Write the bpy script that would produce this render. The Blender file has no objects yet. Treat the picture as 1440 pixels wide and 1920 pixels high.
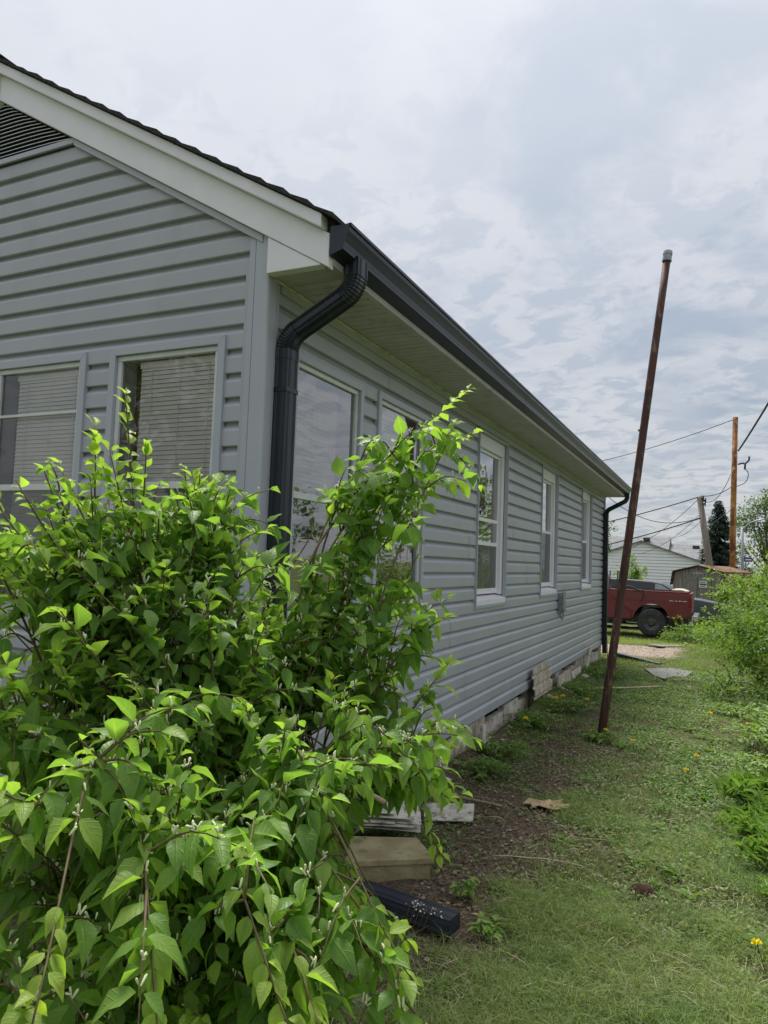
import bpy, math, random
import numpy as np
from mathutils import Matrix, Vector

scene = bpy.context.scene
col = scene.collection
R_ = math.radians
rng = np.random.default_rng(7)
random.seed(7)

# ------------------------------------------------------------------ camera
CAM = np.array([1.883, -2.671, 1.566])
yaw, pitch, roll = R_(-25.126), R_(3.880), R_(2.043)
fw = np.array([math.sin(yaw) * math.cos(pitch), math.cos(yaw) * math.cos(pitch), math.sin(pitch)])
rt = np.cross(fw, [0, 0, 1]); rt /= np.linalg.norm(rt)
up = np.cross(rt, fw)
r2 = rt * math.cos(roll) + up * math.sin(roll)
u2 = -rt * math.sin(roll) + up * math.cos(roll)
cd = bpy.data.cameras.new('camera')
cam = bpy.data.objects.new('camera', cd)
col.objects.link(cam)
cam.matrix_world = Matrix(((r2[0], u2[0], -fw[0], CAM[0]), (r2[1], u2[1], -fw[1], CAM[1]),
                           (r2[2], u2[2], -fw[2], CAM[2]), (0, 0, 0, 1)))
cd.sensor_fit = 'VERTICAL'
cd.sensor_height = 36
cd.lens = 1351.4 / 1920 * 36
cd.clip_start = 0.02
cd.clip_end = 3000
scene.camera = cam

# ------------------------------------------------------------------ world, sun, exposure
SUN_EL, SUN_AZ = R_(60), R_(-31)
sdir = (math.sin(SUN_AZ) * math.cos(SUN_EL), math.cos(SUN_AZ) * math.cos(SUN_EL), math.sin(SUN_EL))
world = bpy.data.worlds.new('World')
scene.world = world
world.use_nodes = True
nt = world.node_tree
nt.nodes.clear()


def N(tree, kind, **kw):
    n = tree.nodes.new(kind)
    for k, v in kw.items():
        if k.startswith('_'):
            setattr(n, k[1:], v)
        else:
            n.inputs[int(k[1:]) if k[0] == 'i' and k[1:].isdigit() else k].default_value = v
    return n


def math_(tree, op, a, b=None, c=None, clamp=False):
    n = tree.nodes.new('ShaderNodeMath')
    n.operation = op
    n.use_clamp = clamp
    for i, v in enumerate((a, b, c)):
        if v is None:
            continue
        if isinstance(v, (int, float)):
            n.inputs[i].default_value = v
        else:
            tree.links.new(v, n.inputs[i])
    return n.outputs[0]


def mixc(tree, fac, a, b, mode='MIX'):
    n = tree.nodes.new('ShaderNodeMix')
    n.data_type = 'RGBA'
    n.blend_type = mode
    for s, v in ((n.inputs[0], fac), (n.inputs[6], a), (n.inputs[7], b)):
        if isinstance(v, (int, float)):
            s.default_value = v
        elif isinstance(v, tuple):
            s.default_value = v if len(v) == 4 else (*v, 1)
        else:
            tree.links.new(v, s)
    return n.outputs[2]


def ramp(tree, x, a, b, smooth=True):
    n = tree.nodes.new('ShaderNodeMapRange')
    n.interpolation_type = 'SMOOTHSTEP' if smooth else 'LINEAR'
    tree.links.new(x, n.inputs[0])
    n.inputs[1].default_value = a
    n.inputs[2].default_value = b
    return n.outputs[0]


def build_sky():
    tc = N(nt, 'ShaderNodeTexCoord')
    nrm = N(nt, 'ShaderNodeVectorMath', _operation='NORMALIZE')
    nt.links.new(tc.outputs['Generated'], nrm.inputs[0])
    D = nrm.outputs[0]
    sep = N(nt, 'ShaderNodeSeparateXYZ')
    nt.links.new(D, sep.inputs[0])
    z = math_(nt, 'ADD', math_(nt, 'MAXIMUM', sep.outputs[2], 0.0), 0.13)
    px = math_(nt, 'DIVIDE', sep.outputs[0], z)
    py = math_(nt, 'DIVIDE', sep.outputs[1], z)
    cmb = N(nt, 'ShaderNodeCombineXYZ')
    nt.links.new(px, cmb.inputs[0])
    nt.links.new(py, cmb.inputs[1])
    P = cmb.outputs[0]

    def noise(scale, detail, rough, dist, off):
        m = N(nt, 'ShaderNodeMapping')
        m.inputs['Location'].default_value = off
        m.inputs['Rotation'].default_value = (0, 0, 0.6)
        nt.links.new(P, m.inputs[0])
        n = N(nt, 'ShaderNodeTexNoise', Scale=scale, Detail=detail, Roughness=rough, Distortion=dist)
        nt.links.new(m.outputs[0], n.inputs['Vector'])
        return n.outputs[0]
    big = noise(0.75, 4, 0.5, 0.3, (3.1, 1.7, 0))
    mid = noise(2.2, 7, 0.58, 0.35, (0.4, 5.2, 0))
    rip = noise(7.5, 5, 0.6, 0.35, (7.7, 2.2, 0))
    # sheets of broken altocumulus where the big noise and the low elevation allow
    low = ramp(nt, sep.outputs[2], 0.75, 0.18)
    patch = math_(nt, 'MULTIPLY', ramp(nt, big, 0.36, 0.62), math_(nt, 'MULTIPLY_ADD', low, 0.5, 0.5))
    dark1 = math_(nt, 'MULTIPLY', ramp(nt, mid, 0.45, 0.63), math_(nt, 'MULTIPLY_ADD', patch, 0.75, 0.22))
    side = N(nt, 'ShaderNodeVectorMath', _operation='DOT_PRODUCT')
    nt.links.new(D, side.inputs[0])
    side.inputs[1].default_value = (math.sin(R_(25)), math.cos(R_(25)), 0.0)
    broken = ramp(nt, side.outputs['Value'], 0.35, 0.80)
    dark1 = math_(nt, 'MULTIPLY', dark1, math_(nt, 'MULTIPLY_ADD', broken, 0.75, 0.35))
    dark2 = math_(nt, 'MULTIPLY', ramp(nt, rip, 0.44, 0.60), math_(nt, 'MULTIPLY', low, 0.72))
    dark = math_(nt, 'MINIMUM', math_(nt, 'MAXIMUM', dark1, dark2), 1.0)
    dark = math_(nt, 'ADD', math_(nt, 'MULTIPLY', dark, 0.86), math_(nt, 'MULTIPLY', ramp(nt, big, 0.3, 0.75), 0.22))
    dot = N(nt, 'ShaderNodeVectorMath', _operation='DOT_PRODUCT')
    nt.links.new(D, dot.inputs[0])
    dot.inputs[1].default_value = sdir
    g = math_(nt, 'MAXIMUM', dot.outputs['Value'], 0.0)
    g1 = math_(nt, 'POWER', g, 5.0)
    g2 = math_(nt, 'POWER', g, 40.0)
    glow = math_(nt, 'ADD', math_(nt, 'MULTIPLY', g1, 0.10), math_(nt, 'MULTIPLY', g2, 0.45))
    zen = math_(nt, 'MULTIPLY_ADD', math_(nt, 'MAXIMUM', sep.outputs[2], 0.0), 0.52, 0.62)
    light = mixc(nt, ramp(nt, sep.outputs[2], 0.0, 0.3), (0.515, 0.52, 0.525), (0.455, 0.465, 0.49))
    c = mixc(nt, dark, light, (0.27, 0.315, 0.38))
    lum = math_(nt, 'MULTIPLY', zen, math_(nt, 'ADD', glow, 0.92))
    sc = N(nt, 'ShaderNodeVectorMath', _operation='SCALE')
    nt.links.new(c, sc.inputs[0])
    nt.links.new(math_(nt, 'MULTIPLY', lum, 10.0), sc.inputs['Scale'])
    sky = N(nt, 'ShaderNodeTexSky', _sky_type='NISHITA', _sun_disc=False, _sun_elevation=SUN_EL, _sun_rotation=SUN_AZ)
    mix = mixc(nt, 0.94, sky.outputs[0], sc.outputs[0])
    bg = N(nt, 'ShaderNodeBackground', Strength=0.1)
    nt.links.new(mix, bg.inputs[0])
    out = N(nt, 'ShaderNodeOutputWorld')
    nt.links.new(bg.outputs[0], out.inputs[0])


build_sky()
sl = bpy.data.lights.new('sun', 'SUN')
sl.energy = 2.8
sl.angle = R_(26)
sl.color = (1.0, 0.96, 0.9)
sun = bpy.data.objects.new('sun', sl)
sun.rotation_euler = Vector(sdir).to_track_quat('Z', 'Y').to_euler()
sun.location = (0, 0, 30)
col.objects.link(sun)
scene.view_settings.view_transform = 'Standard'
scene.view_settings.look = 'None'
scene.view_settings.exposure = 1.0
scene.view_settings.gamma = 1
scene.view_settings.use_curve_mapping = False
scene.cycles.max_bounces = 8
scene.cycles.transparent_max_bounces = 12
scene.cycles.use_denoising = True


# ------------------------------------------------------------------ helpers
class MB:
    def __init__(s):
        s.v, s.f, s.n, s.t, s.u = [], [], 0, [], []

    def add(s, v, f, t=None):
        v = np.asarray(v, float).reshape(-1, 3)
        s.v.append(v)
        s.f.append([[i + s.n for i in q] for q in f])
        s.t.append(np.full(len(v), 0.5) if t is None else np.broadcast_to(np.asarray(t, float), (len(v),)))
        s.n += len(v)
        return s

    def addnp(s, V, F, t=None, uv=None):
        """V (n,k,3) instances of a template with faces F (m,4) or (m,3)"""
        n, k = V.shape[:2]
        F = np.asarray(F)
        ff = (F[None] + (np.arange(n) * k)[:, None, None]).reshape(-1, F.shape[1]) + s.n
        s.v.append(V.reshape(-1, 3))
        s.f.append(ff)
        s.t.append(np.full(n * k, 0.5) if t is None else np.repeat(t, k))
        if uv is not None:
            s.u.append(np.tile(uv, (n, 1)))
        s.n += n * k
        return s

    def box(s, a, b, t=None):
        x0, y0, z0 = a
        x1, y1, z1 = b
        return s.add([(x0, y0, z0), (x1, y0, z0), (x1, y1, z0), (x0, y1, z0), (x0, y0, z1), (x1, y0, z1), (x1, y1, z1), (x0, y1, z1)],
                     [(0, 3, 2, 1), (4, 5, 6, 7), (0, 1, 5, 4), (1, 2, 6, 5), (2, 3, 7, 6), (3, 0, 4, 7)], t)

    def prism(s, poly, d, t=None):
        """closed polygon (n,3) extruded by d; front winding kept outward when d points away from the viewer"""
        p = np.asarray(poly, float)
        n = len(p)
        q = p + np.asarray(d, float)
        return s.add(np.vstack([p, q]), [list(range(n)), list(range(2 * n - 1, n - 1, -1))] +
                     [(i, i + n, (i + 1) % n + n, (i + 1) % n) for i in range(n)], t)

    def sheet(s, prof, a, b, t=None):
        """open profile (n,3) swept from offset a to offset b"""
        p = np.asarray(prof, float)
        n = len(p)
        return s.add(np.vstack([p + a, p + b]), [(i, i + 1, i + 1 + n, i + n) for i in range(n - 1)], t)

    def tube(s, pts, rad, n=8, cap=True, t=None):
        pts = np.asarray(pts, float)
        m = len(pts)
        rad = np.broadcast_to(np.asarray(rad, float), (m,))
        T = np.gradient(pts, axis=0)
        T /= np.linalg.norm(T, axis=1)[:, None] + 1e-12
        ref = np.array([0, 0, 1.0]) if abs(T[0, 2]) < .9 else np.array([1.0, 0, 0])
        vs = []
        u = np.cross(T[0], ref)
        for i in range(m):
            u = u - T[i] * (u @ T[i])
            u /= np.linalg.norm(u) + 1e-12
            w = np.cross(T[i], u)
            a = np.arange(n) * 2 * math.pi / n
            vs.append(pts[i] + rad[i] * (np.cos(a)[:, None] * u + np.sin(a)[:, None] * w))
        f = []
        for i in range(m - 1):
            for j in range(n):
                k = (j + 1) % n
                f.append((i * n + j, i * n + k, (i + 1) * n + k, (i + 1) * n + j))
        if cap:
            f.append(list(range(n - 1, -1, -1)))
            f.append([(m - 1) * n + j for j in range(n)])
        return s.add(np.vstack(vs), f, t)

    def mesh(s, name, mat, smooth=False, attr=False):
        me = bpy.data.meshes.new(name)
        V = np.vstack(s.v).astype(np.float32)
        sizes, loops = [], []
        for f in s.f:
            if isinstance(f, np.ndarray):
                sizes.append(np.full(len(f), f.shape[1], np.int32))
                loops.append(f.reshape(-1).astype(np.int32))
            else:
                sizes.append(np.array([len(q) for q in f], np.int32))
                loops.append(np.array([i for q in f for i in q], np.int32))
        sizes = np.concatenate(sizes)
        loops = np.concatenate(loops)
        me.vertices.add(len(V))
        me.vertices.foreach_set('co', V.ravel())
        me.loops.add(len(loops))
        me.loops.foreach_set('vertex_index', loops)
        me.polygons.add(len(sizes))
        me.polygons.foreach_set('loop_start', np.concatenate([[0], np.cumsum(sizes)[:-1]]).astype(np.int32))
        me.polygons.foreach_set('loop_total', sizes)
        me.polygons.foreach_set('use_smooth', np.full(len(sizes), bool(smooth)))
        if attr:
            a = me.attributes.new('tint', 'FLOAT', 'POINT')
            a.data.foreach_set('value', np.concatenate(s.t).astype(np.float32))
        if s.u and sum(map(len, s.u)) == len(V):
            a = me.attributes.new('leafuv', 'FLOAT_VECTOR', 'POINT')
            a.data.foreach_set('vector', np.vstack(s.u).astype(np.float32).ravel())
        me.update(calc_edges=True)
        me.validate()
        if mat:
            me.materials.append(mat)
        return me

    def build(s, name, mat, parent=None, smooth=False, attr=False, **props):
        return link(name, s.mesh(name, mat, smooth, attr), parent, **props)


def link(name, data, parent=None, **props):
    o = bpy.data.objects.new(name, data)
    col.objects.link(o)
    if parent is not None:
        o.parent = parent
        o.matrix_parent_inverse = Matrix.Translation(-parent.location) if parent.type == 'EMPTY' else Matrix.Identity(4)
    for k, v in props.items():
        o[k] = v
    return o


def thing(name, label, cat, loc=(0, 0, 0), group=None):
    o = bpy.data.objects.new(name, None)
    o.location = loc
    o.empty_display_size = .1
    col.objects.link(o)
    return tag(o, label, cat, group)


def tag(o, label, cat, group=None):
    o['label'] = label
    o['category'] = cat
    if group:
        o['group'] = group
    return o


def bevel(o, w, seg=2):
    m = o.modifiers.new('bevel', 'BEVEL')
    m.width = w
    m.segments = seg
    m.limit_method = 'ANGLE'
    return o


def hash2(ix, iy, s):
    h = (ix.astype(np.int64) * 374761393 + iy.astype(np.int64) * 668265263 + s * 144665) & 0x7fffffff
    h = ((h ^ (h >> 13)) * 1274126177) & 0x7fffffff
    return ((h ^ (h >> 16)) & 0xffff) / 65535.0


def vnoise(x, y, s=0):
    ix, iy = np.floor(x), np.floor(y)
    fx, fy = x - ix, y - iy
    fx, fy = fx * fx * (3 - 2 * fx), fy * fy * (3 - 2 * fy)
    a, b = hash2(ix, iy, s), hash2(ix + 1, iy, s)
    c, d = hash2(ix, iy + 1, s), hash2(ix + 1, iy + 1, s)
    return (a * (1 - fx) + b * fx) * (1 - fy) + (c * (1 - fx) + d * fx) * fy


def fbm(x, y, s=0, o=4):
    r, a, t = 0, .5, 0
    for i in range(o):
        r = r + a * vnoise(x * 2 ** i, y * 2 ** i, s + i)
        t += a
        a *= .55
    return r / t


def sstep(x, a, b):
    t = np.clip((x - a) / (b - a), 0, 1)
    return t * t * (3 - 2 * t)


# ------------------------------------------------------------------ materials
def mat(name, c1, c2=None, rough=.6, spec=.5, scale=6.0, stretch=(1, 1, 1), bump=0.0, bscale=40.0, metal=0.0, lo=.35, hi=.65, c3=None, s3=30.0, detail=6):
    m = bpy.data.materials.new(name)
    m.use_nodes = True
    t = m.node_tree
    b = t.nodes['Principled BSDF']
    b.inputs['Roughness'].default_value = rough
    b.inputs['Specular IOR Level'].default_value = spec
    b.inputs['Metallic'].default_value = metal
    geo = N(t, 'ShaderNodeNewGeometry')
    mp = N(t, 'ShaderNodeMapping')
    mp.inputs['Scale'].default_value = stretch
    t.links.new(geo.outputs['Position'], mp.inputs[0])
    if c2 is None:
        c2 = tuple(x * .86 for x in c1)
    n = N(t, 'ShaderNodeTexNoise', Scale=scale, Detail=detail, Roughness=.6)
    t.links.new(mp.outputs[0], n.inputs['Vector'])
    c = mixc(t, ramp(t, n.outputs[0], lo, hi), c1, c2)
    if c3 is not None:
        n3 = N(t, 'ShaderNodeTexNoise', Scale=s3, Detail=5.0, Roughness=.65)
        t.links.new(mp.outputs[0], n3.inputs['Vector'])
        c = mixc(t, ramp(t, n3.outputs[0], .52, .68), c, c3)
    t.links.new(c, b.inputs['Base Color'])
    if bump:
        nb = N(t, 'ShaderNodeTexNoise', Scale=bscale, Detail=5.0, Roughness=.6)
        t.links.new(mp.outputs[0], nb.inputs['Vector'])
        bp = N(t, 'ShaderNodeBump', Strength=bump, Distance=.01)
        t.links.new(nb.outputs[0], bp.inputs['Height'])
        t.links.new(bp.outputs[0], b.inputs['Normal'])
    return m


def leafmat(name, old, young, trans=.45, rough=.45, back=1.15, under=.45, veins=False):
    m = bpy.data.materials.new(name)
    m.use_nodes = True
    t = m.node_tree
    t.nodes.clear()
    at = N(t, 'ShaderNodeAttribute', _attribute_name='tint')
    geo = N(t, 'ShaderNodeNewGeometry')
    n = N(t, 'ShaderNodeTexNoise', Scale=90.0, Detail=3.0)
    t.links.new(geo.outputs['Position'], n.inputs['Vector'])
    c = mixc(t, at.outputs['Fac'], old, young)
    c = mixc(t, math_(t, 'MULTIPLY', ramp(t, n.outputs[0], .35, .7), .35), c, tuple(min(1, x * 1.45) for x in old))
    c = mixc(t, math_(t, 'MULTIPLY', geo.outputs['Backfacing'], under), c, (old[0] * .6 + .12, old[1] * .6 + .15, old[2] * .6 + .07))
    d = N(t, 'ShaderNodeBsdfPrincipled', Roughness=rough)
    if veins:
        lu = N(t, 'ShaderNodeAttribute', _attribute_name='leafuv')
        sp = N(t, 'ShaderNodeSeparateXYZ')
        t.links.new(lu.outputs['Vector'], sp.inputs[0])
        f = math_(t, 'FRACT', math_(t, 'SUBTRACT', math_(t, 'MULTIPLY', sp.outputs[0], 6.5), math_(t, 'MULTIPLY', sp.outputs[1], 1.5)))
        side = ramp(t, math_(t, 'ABSOLUTE', math_(t, 'SUBTRACT', f, .5)), .13, .02)
        mid_ = ramp(t, sp.outputs[1], .16, .03)
        v = math_(t, 'MAXIMUM', math_(t, 'MULTIPLY', side, .55), mid_)
        c = mixc(t, math_(t, 'MULTIPLY', v, .45), c, (.30, .42, .12))
        n4 = N(t, 'ShaderNodeTexNoise', Scale=14.0, Detail=4.0)
        t.links.new(geo.outputs['Position'], n4.inputs['Vector'])
        c = mixc(t, math_(t, 'MULTIPLY', ramp(t, n4.outputs[0], .66, .74), .6), c, (.26, .22, .05))
        bp = N(t, 'ShaderNodeBump', Strength=.5, Distance=.003)
        t.links.new(v, bp.inputs['Height'])
        t.links.new(bp.outputs[0], d.inputs['Normal'])
    d.inputs['Specular IOR Level'].default_value = .35
    t.links.new(c, d.inputs['Base Color'])
    tr = N(t, 'ShaderNodeBsdfTranslucent')
    sc = mixc(t, 1.0, c, (1.35 * back, 1.5 * back, .6, 1), 'MULTIPLY')
    t.links.new(sc, tr.inputs[0])
    mx = N(t, 'ShaderNodeMixShader', i0=trans)
    t.links.new(d.outputs[0], mx.inputs[1])
    t.links.new(tr.outputs[0], mx.inputs[2])
    o = N(t, 'ShaderNodeOutputMaterial')
    t.links.new(mx.outputs[0], o.inputs[0])
    return m


def glassmat(name, ior=1.7, tint=(.95, .96, .95), rough=.01, gain=1.2):
    m = bpy.data.materials.new(name)
    m.use_nodes = True
    t = m.node_tree
    t.nodes.clear()
    fr = N(t, 'ShaderNodeFresnel', IOR=ior)
    tr = N(t, 'ShaderNodeBsdfTransparent', Color=(*tint, 1))
    gl = N(t, 'ShaderNodeBsdfGlossy', Roughness=rough)
    geo = N(t, 'ShaderNodeNewGeometry')
    nb = N(t, 'ShaderNodeTexNoise', Scale=2.5, Detail=1.0)
    t.links.new(geo.outputs['Position'], nb.inputs['Vector'])
    bp = N(t, 'ShaderNodeBump', Strength=.06, Distance=.05)
    t.links.new(nb.outputs[0], bp.inputs['Height'])
    t.links.new(bp.outputs[0], gl.inputs['Normal'])
    mx = N(t, 'ShaderNodeMixShader')
    t.links.new(math_(t, 'MULTIPLY_ADD', fr.outputs[0], gain, .04, True), mx.inputs[0])
    t.links.new(tr.outputs[0], mx.inputs[1])
    t.links.new(gl.outputs[0], mx.inputs[2])
    o = N(t, 'ShaderNodeOutputMaterial')
    t.links.new(mx.outputs[0], o.inputs[0])
    return m


def screenmat(name, c, alpha):
    m = bpy.data.materials.new(name)
    m.use_nodes = True
    b = m.node_tree.nodes['Principled BSDF']
    b.inputs['Base Color'].default_value = (*c, 1)
    b.inputs['Roughness'].default_value = .6
    b.inputs['Alpha'].default_value = alpha
    return m


M = dict(
    siding=mat('siding_paint', (.42, .435, .475), (.395, .41, .45), .42, .5, 1.6, (1, 1, .5), .05, 120, c3=(.375, .395, .42), s3=2.6),
    post=mat('post_paint', (.43, .45, .505), (.41, .43, .485), .4, .5, 3),
    white=mat('white_paint', (.80, .785, .84), (.76, .745, .79), .45, .5, 4, bump=.04, bscale=60),
    whitedirty=mat('dirty_white_paint', (.72, .73, .68), (.55, .54, .46), .55, .4, 7, c3=(.42, .40, .31), s3=14),
    soffit=mat('soffit_vinyl', (.53, .50, .50), (.48, .455, .45), .5, .4, 5, c3=(.39, .375, .35), s3=9),
    alu=mat('window_aluminium', (.66, .68, .68), (.58, .60, .60), .35, .5, 12),
    gutter=mat('gutter_paint', (.016, .021, .031), (.02, .026, .036), .32, .4, 8),
    drain=mat('drain_plastic', (.018, .023, .033), (.025, .03, .04), .55, .3, 8),
    shingle=mat('roof_shingle', (.03, .03, .032), (.06, .058, .055), .9, .2, 60, bump=.4, bscale=200),
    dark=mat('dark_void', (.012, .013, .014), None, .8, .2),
    room=mat('room_wall', (.30, .27, .23), (.25, .22, .19), .8, .2, 3),
    brownroom=mat('brown_curtain', (.16, .09, .06), (.10, .06, .04), .8, .2, 9, (6, 6, .4)),
    blind=mat('window_blind', (.92, .88, .88), (.88, .84, .83), .6, .3, 3),
    curtain=mat('pale_curtain', (.72, .70, .66), (.62, .60, .56), .8, .2, 14, (1, 1, .1)),
    greyblind=mat('grey_shade', (.17, .16, .155), (.13, .125, .12), .8, .2, 4),
    glass=glassmat('window_glass', 1.5),
    glass3=glassmat('storm_window_glass', 2.4, gain=1.7),
    glass2=glassmat('side_window_glass', 2.4, gain=1.9),
    carglass=mat('car_glass', (.02, .024, .028), None, .08, .6),
    paleglass=mat('painted_light_car_glass', (.30, .36, .37), None, .08, .6),  # brightness seen through the pane is put into its base colour
    screen=screenmat('insect_screen', (.16, .165, .17), .5),
    block=mat('foundation_block', (.54, .49, .41), (.40, .35, .28), .9, .2, 9, bump=.7, bscale=30, c3=(.27, .17, .12), s3=9),
    scrap=mat('weathered_siding', (.60, .54, .45), (.42, .35, .28), .75, .3, 10, (1, 1, .5), c3=(.28, .22, .16), s3=22),
    scrapw=mat('old_white_siding', (.66, .63, .55), (.45, .42, .35), .7, .3, 12, c3=(.2, .18, .14), s3=20),
    wood=mat('slab_wood', (.38, .33, .19), (.27, .22, .12), .85, .2, 7, bump=.6, bscale=50, c3=(.17, .19, .07), s3=9),
    greywood=mat('weathered_wood', (.27, .25, .23), (.18, .165, .15), .9, .2, 3, (6, 6, .35), .3, 30, c3=(.12, .10, .085), s3=12),
    greyboard=mat('grey_board', (.25, .25, .245), (.17, .165, .16), .85, .2, 6, (1, 4, 1), .3, 40, c3=(.15, .14, .12), s3=12),
    rustpole=mat('rusted_pipe', (.095, .040, .028), (.055, .026, .022), .75, .4, 5, (1, 1, .35), .35, 60, c3=(.22, .15, .115), s3=16),
    galv=mat('galvanised', (.33, .36, .38), (.22, .24, .26), .45, .5, 20, metal=.3),
    utilwood=mat('utility_pole_wood', (.36, .16, .055), (.15, .06, .03), .85, .2, 3.5, (1, 1, .4), .5, 30, c3=(.50, .36, .21), s3=6.0, lo=.42, hi=.58),
    utilgrey=mat('old_pole_wood', (.25, .22, .185), (.17, .15, .13), .9, .2, 3, (3, 3, .3), .4, 30),
    cable=mat('cable_rubber', (.03, .035, .045), None, .6, .3),
    red=mat('truck_paint', (.17, .032, .036), (.15, .028, .032), .45, .4, 2.5),
    darkcar=mat('dark_car_paint', (.03, .034, .04), (.045, .05, .055), .25, .5, 3),
    greycar=mat('grey_car_paint', (.10, .115, .125), (.08, .09, .10), .3, .5, 3),
    cream=mat('cream_paint', (.62, .55, .45), (.52, .46, .38), .35, .5, 3),
    tyre=mat('tyre_rubber', (.055, .056, .06), (.035, .036, .038), .85, .3, 10, bump=.3, bscale=60),
    steel=mat('dull_steel', (.10, .10, .10), (.05, .045, .04), .5, .5, 14, metal=.4),
    chrome=mat('chrome', (.55, .56, .57), None, .2, .5, metal=.8),
    lampred=mat('tail_lamp', (.20, .012, .012), (.14, .01, .01), .2, .5),
    farwhite=mat('far_white_siding', (.84, .85, .88), (.80, .81, .84), .6, .3, 2),
    farroof=mat('far_grey_roof', (.22, .225, .235), (.15, .155, .165), .9, .2, 2.2, bump=.2, bscale=12, c3=(.30, .305, .31), s3=5),
    shedroof=mat('rust_roof', (.22, .125, .085), (.17, .09, .06), .8, .2, 2, c3=(.13, .065, .045), s3=2.5),
    signwhite=mat('sign_white', (.75, .75, .72), None, .5, .4),
    ink=mat('sign_ink', (.05, .05, .05), None, .6, .3),
    blue=mat('sign_blue', (.03, .06, .30), None, .5, .4),
    bark=mat('bark', (.20, .16, .115), (.12, .095, .07), .9, .2, 25, (1, 1, .4), .4, 80),
    twig=mat('green_twig', (.14, .12, .05), (.10, .065, .04), .7, .3, 30),
    deadwood=mat('dead_branch', (.36, .29, .20), (.24, .19, .13), .85, .2, 30, bump=.3, bscale=120),
    straw=mat('dry_straw', (.52, .44, .29), (.40, .32, .19), .85, .2, 40),
    card=mat('cardboard', (.46, .34, .20), (.36, .26, .15), .85, .2, 14, bump=.2, bscale=40),
    yellow=mat('dandelion_yellow', (.90, .80, .03), (.85, .68, .02), .7, .2, 60),
    bud=mat('flower_bud', (.62, .66, .42), (.50, .55, .30), .6, .3, 60),
    petal=mat('white_petal', (.75, .75, .62), None, .7, .3),
    rust=mat('rust_lump', (.05, .02, .015), (.03, .015, .01), .9, .2, 30),
    leaf=leafmat('honeysuckle_leaf', (.13, .25, .05), (.41, .52, .085), .54, .42, veins=True),
    hedge=leafmat('hedge_leaf', (.06, .13, .02), (.29, .39, .05), .42),
    treeleaf=leafmat('tree_leaf', (.05, .09, .025), (.14, .19, .05), .35),
    needle=leafmat('spruce_needle', (.018, .034, .03), (.035, .06, .045), .15),
    grass=leafmat('grass_blade', (.095, .175, .035), (.33, .34, .11), .35, .6),
    ivy=leafmat('ground_ivy', (.10, .20, .038), (.26, .36, .09), .35, .5),
    clip=leafmat('grass_clipping', (.085, .14, .035), (.36, .38, .20), .25, .45),
    litter=leafmat('leaf_litter', (.12, .09, .06), (.46, .39, .25), .1, .85, .6),
)


# ------------------------------------------------------------------ ground
def gz(x, y):
    x, y = np.asarray(x, float), np.asarray(y, float)
    z = -.32 * sstep(y, 12, 19) - .26 * sstep(y, 19, 32)
    z = z + (fbm(x * .8 + 9, y * .8 + 4, 3, 3) - .5) * .10 * sstep(np.abs(x - .2), .0, .8)
    z = z + (fbm(x * 4, y * 4, 11, 3) - .5) * .035
    z = z + .075 * np.exp(-((x - .03) / .2) ** 2) * sstep(y, 1.2, 2.0) * sstep(y, 10.6, 9.6) * (.5 + fbm(x * 3, y * 1.5, 15, 2))
    inside = (x < .02) & (x > -3.8) & (y > 0) & (y < 10.7)
    return np.where(inside, -.02, z)


def dirtmask(x, y):
    """1 where bare soil shows"""
    n = fbm(x * 2.1 + 5, y * 2.1, 21, 4)
    n2 = fbm(x * 5.5, y * 5.5, 31, 3)
    strip = sstep(x, 1.25, .55) * sstep(y, 7.5, 4.5) * sstep(y, -.6, .5)
    core = .8 * np.exp(-(((x - .72) / .36) ** 2 + ((y - 1.5) / 1.0) ** 2))
    core = core + .72 * np.exp(-(((x - .66) / .32) ** 2 + ((y - 3.2) / 1.2) ** 2))
    far = sstep(x, 1.5, 1.0) * sstep(y, 10.7, 11.3) * sstep(y, 14.2, 13.5) * sstep(x, -1.5, -.8)
    pit = np.exp(-(((x - 1.75) / .35) ** 2 + ((y - 7.6) / .55) ** 2)) * .9
    under = np.exp(-(((x - .3) / 1.2) ** 2 + ((y + 1.2) / 1.0) ** 2)) * .8
    d = .52 * strip + core + far * 1.5 + pit + under + (n - .5) * 1.9 + (n2 - .5) * 1.3 - .04
    return np.clip(sstep(d, .25, .75), 0, 1)


def farsoil(x, y):
    return sstep(x, 1.45, 1.0) * sstep(y, 10.9, 11.5) * sstep(y, 14.1, 13.4)


def axis(lo, hi, step, far, g=1.18):
    a = list(np.arange(lo, hi + 1e-6, step))
    s, p, q = step, a[-1], a[0]
    up_, dn = [], []
    while p < far:
        s *= g
        p += s
        up_.append(p)
    s = step
    while q > -far:
        s *= g
        q -= s
        dn.append(q)
    return np.array(dn[::-1] + a + up_)


gx, gy = axis(-1.2, 4.0, .05, 900), axis(-1.6, 14.0, .06, 900)
X, Y = np.meshgrid(gx, gy, indexing='ij')
Z = gz(X, Y)
nx, ny = X.shape
ii, jj = np.meshgrid(np.arange(nx - 1), np.arange(ny - 1), indexing='ij')
a = (ii * ny + jj).ravel()
F = np.stack([a, a + ny, a + ny + 1, a + 1], 1)
mb = MB()
mb.v.append(np.stack([X, Y, Z], -1).reshape(-1, 3))
mb.f.append(F)
mb.t.append(dirtmask(X, Y).ravel())
mb.n = nx * ny


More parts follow.
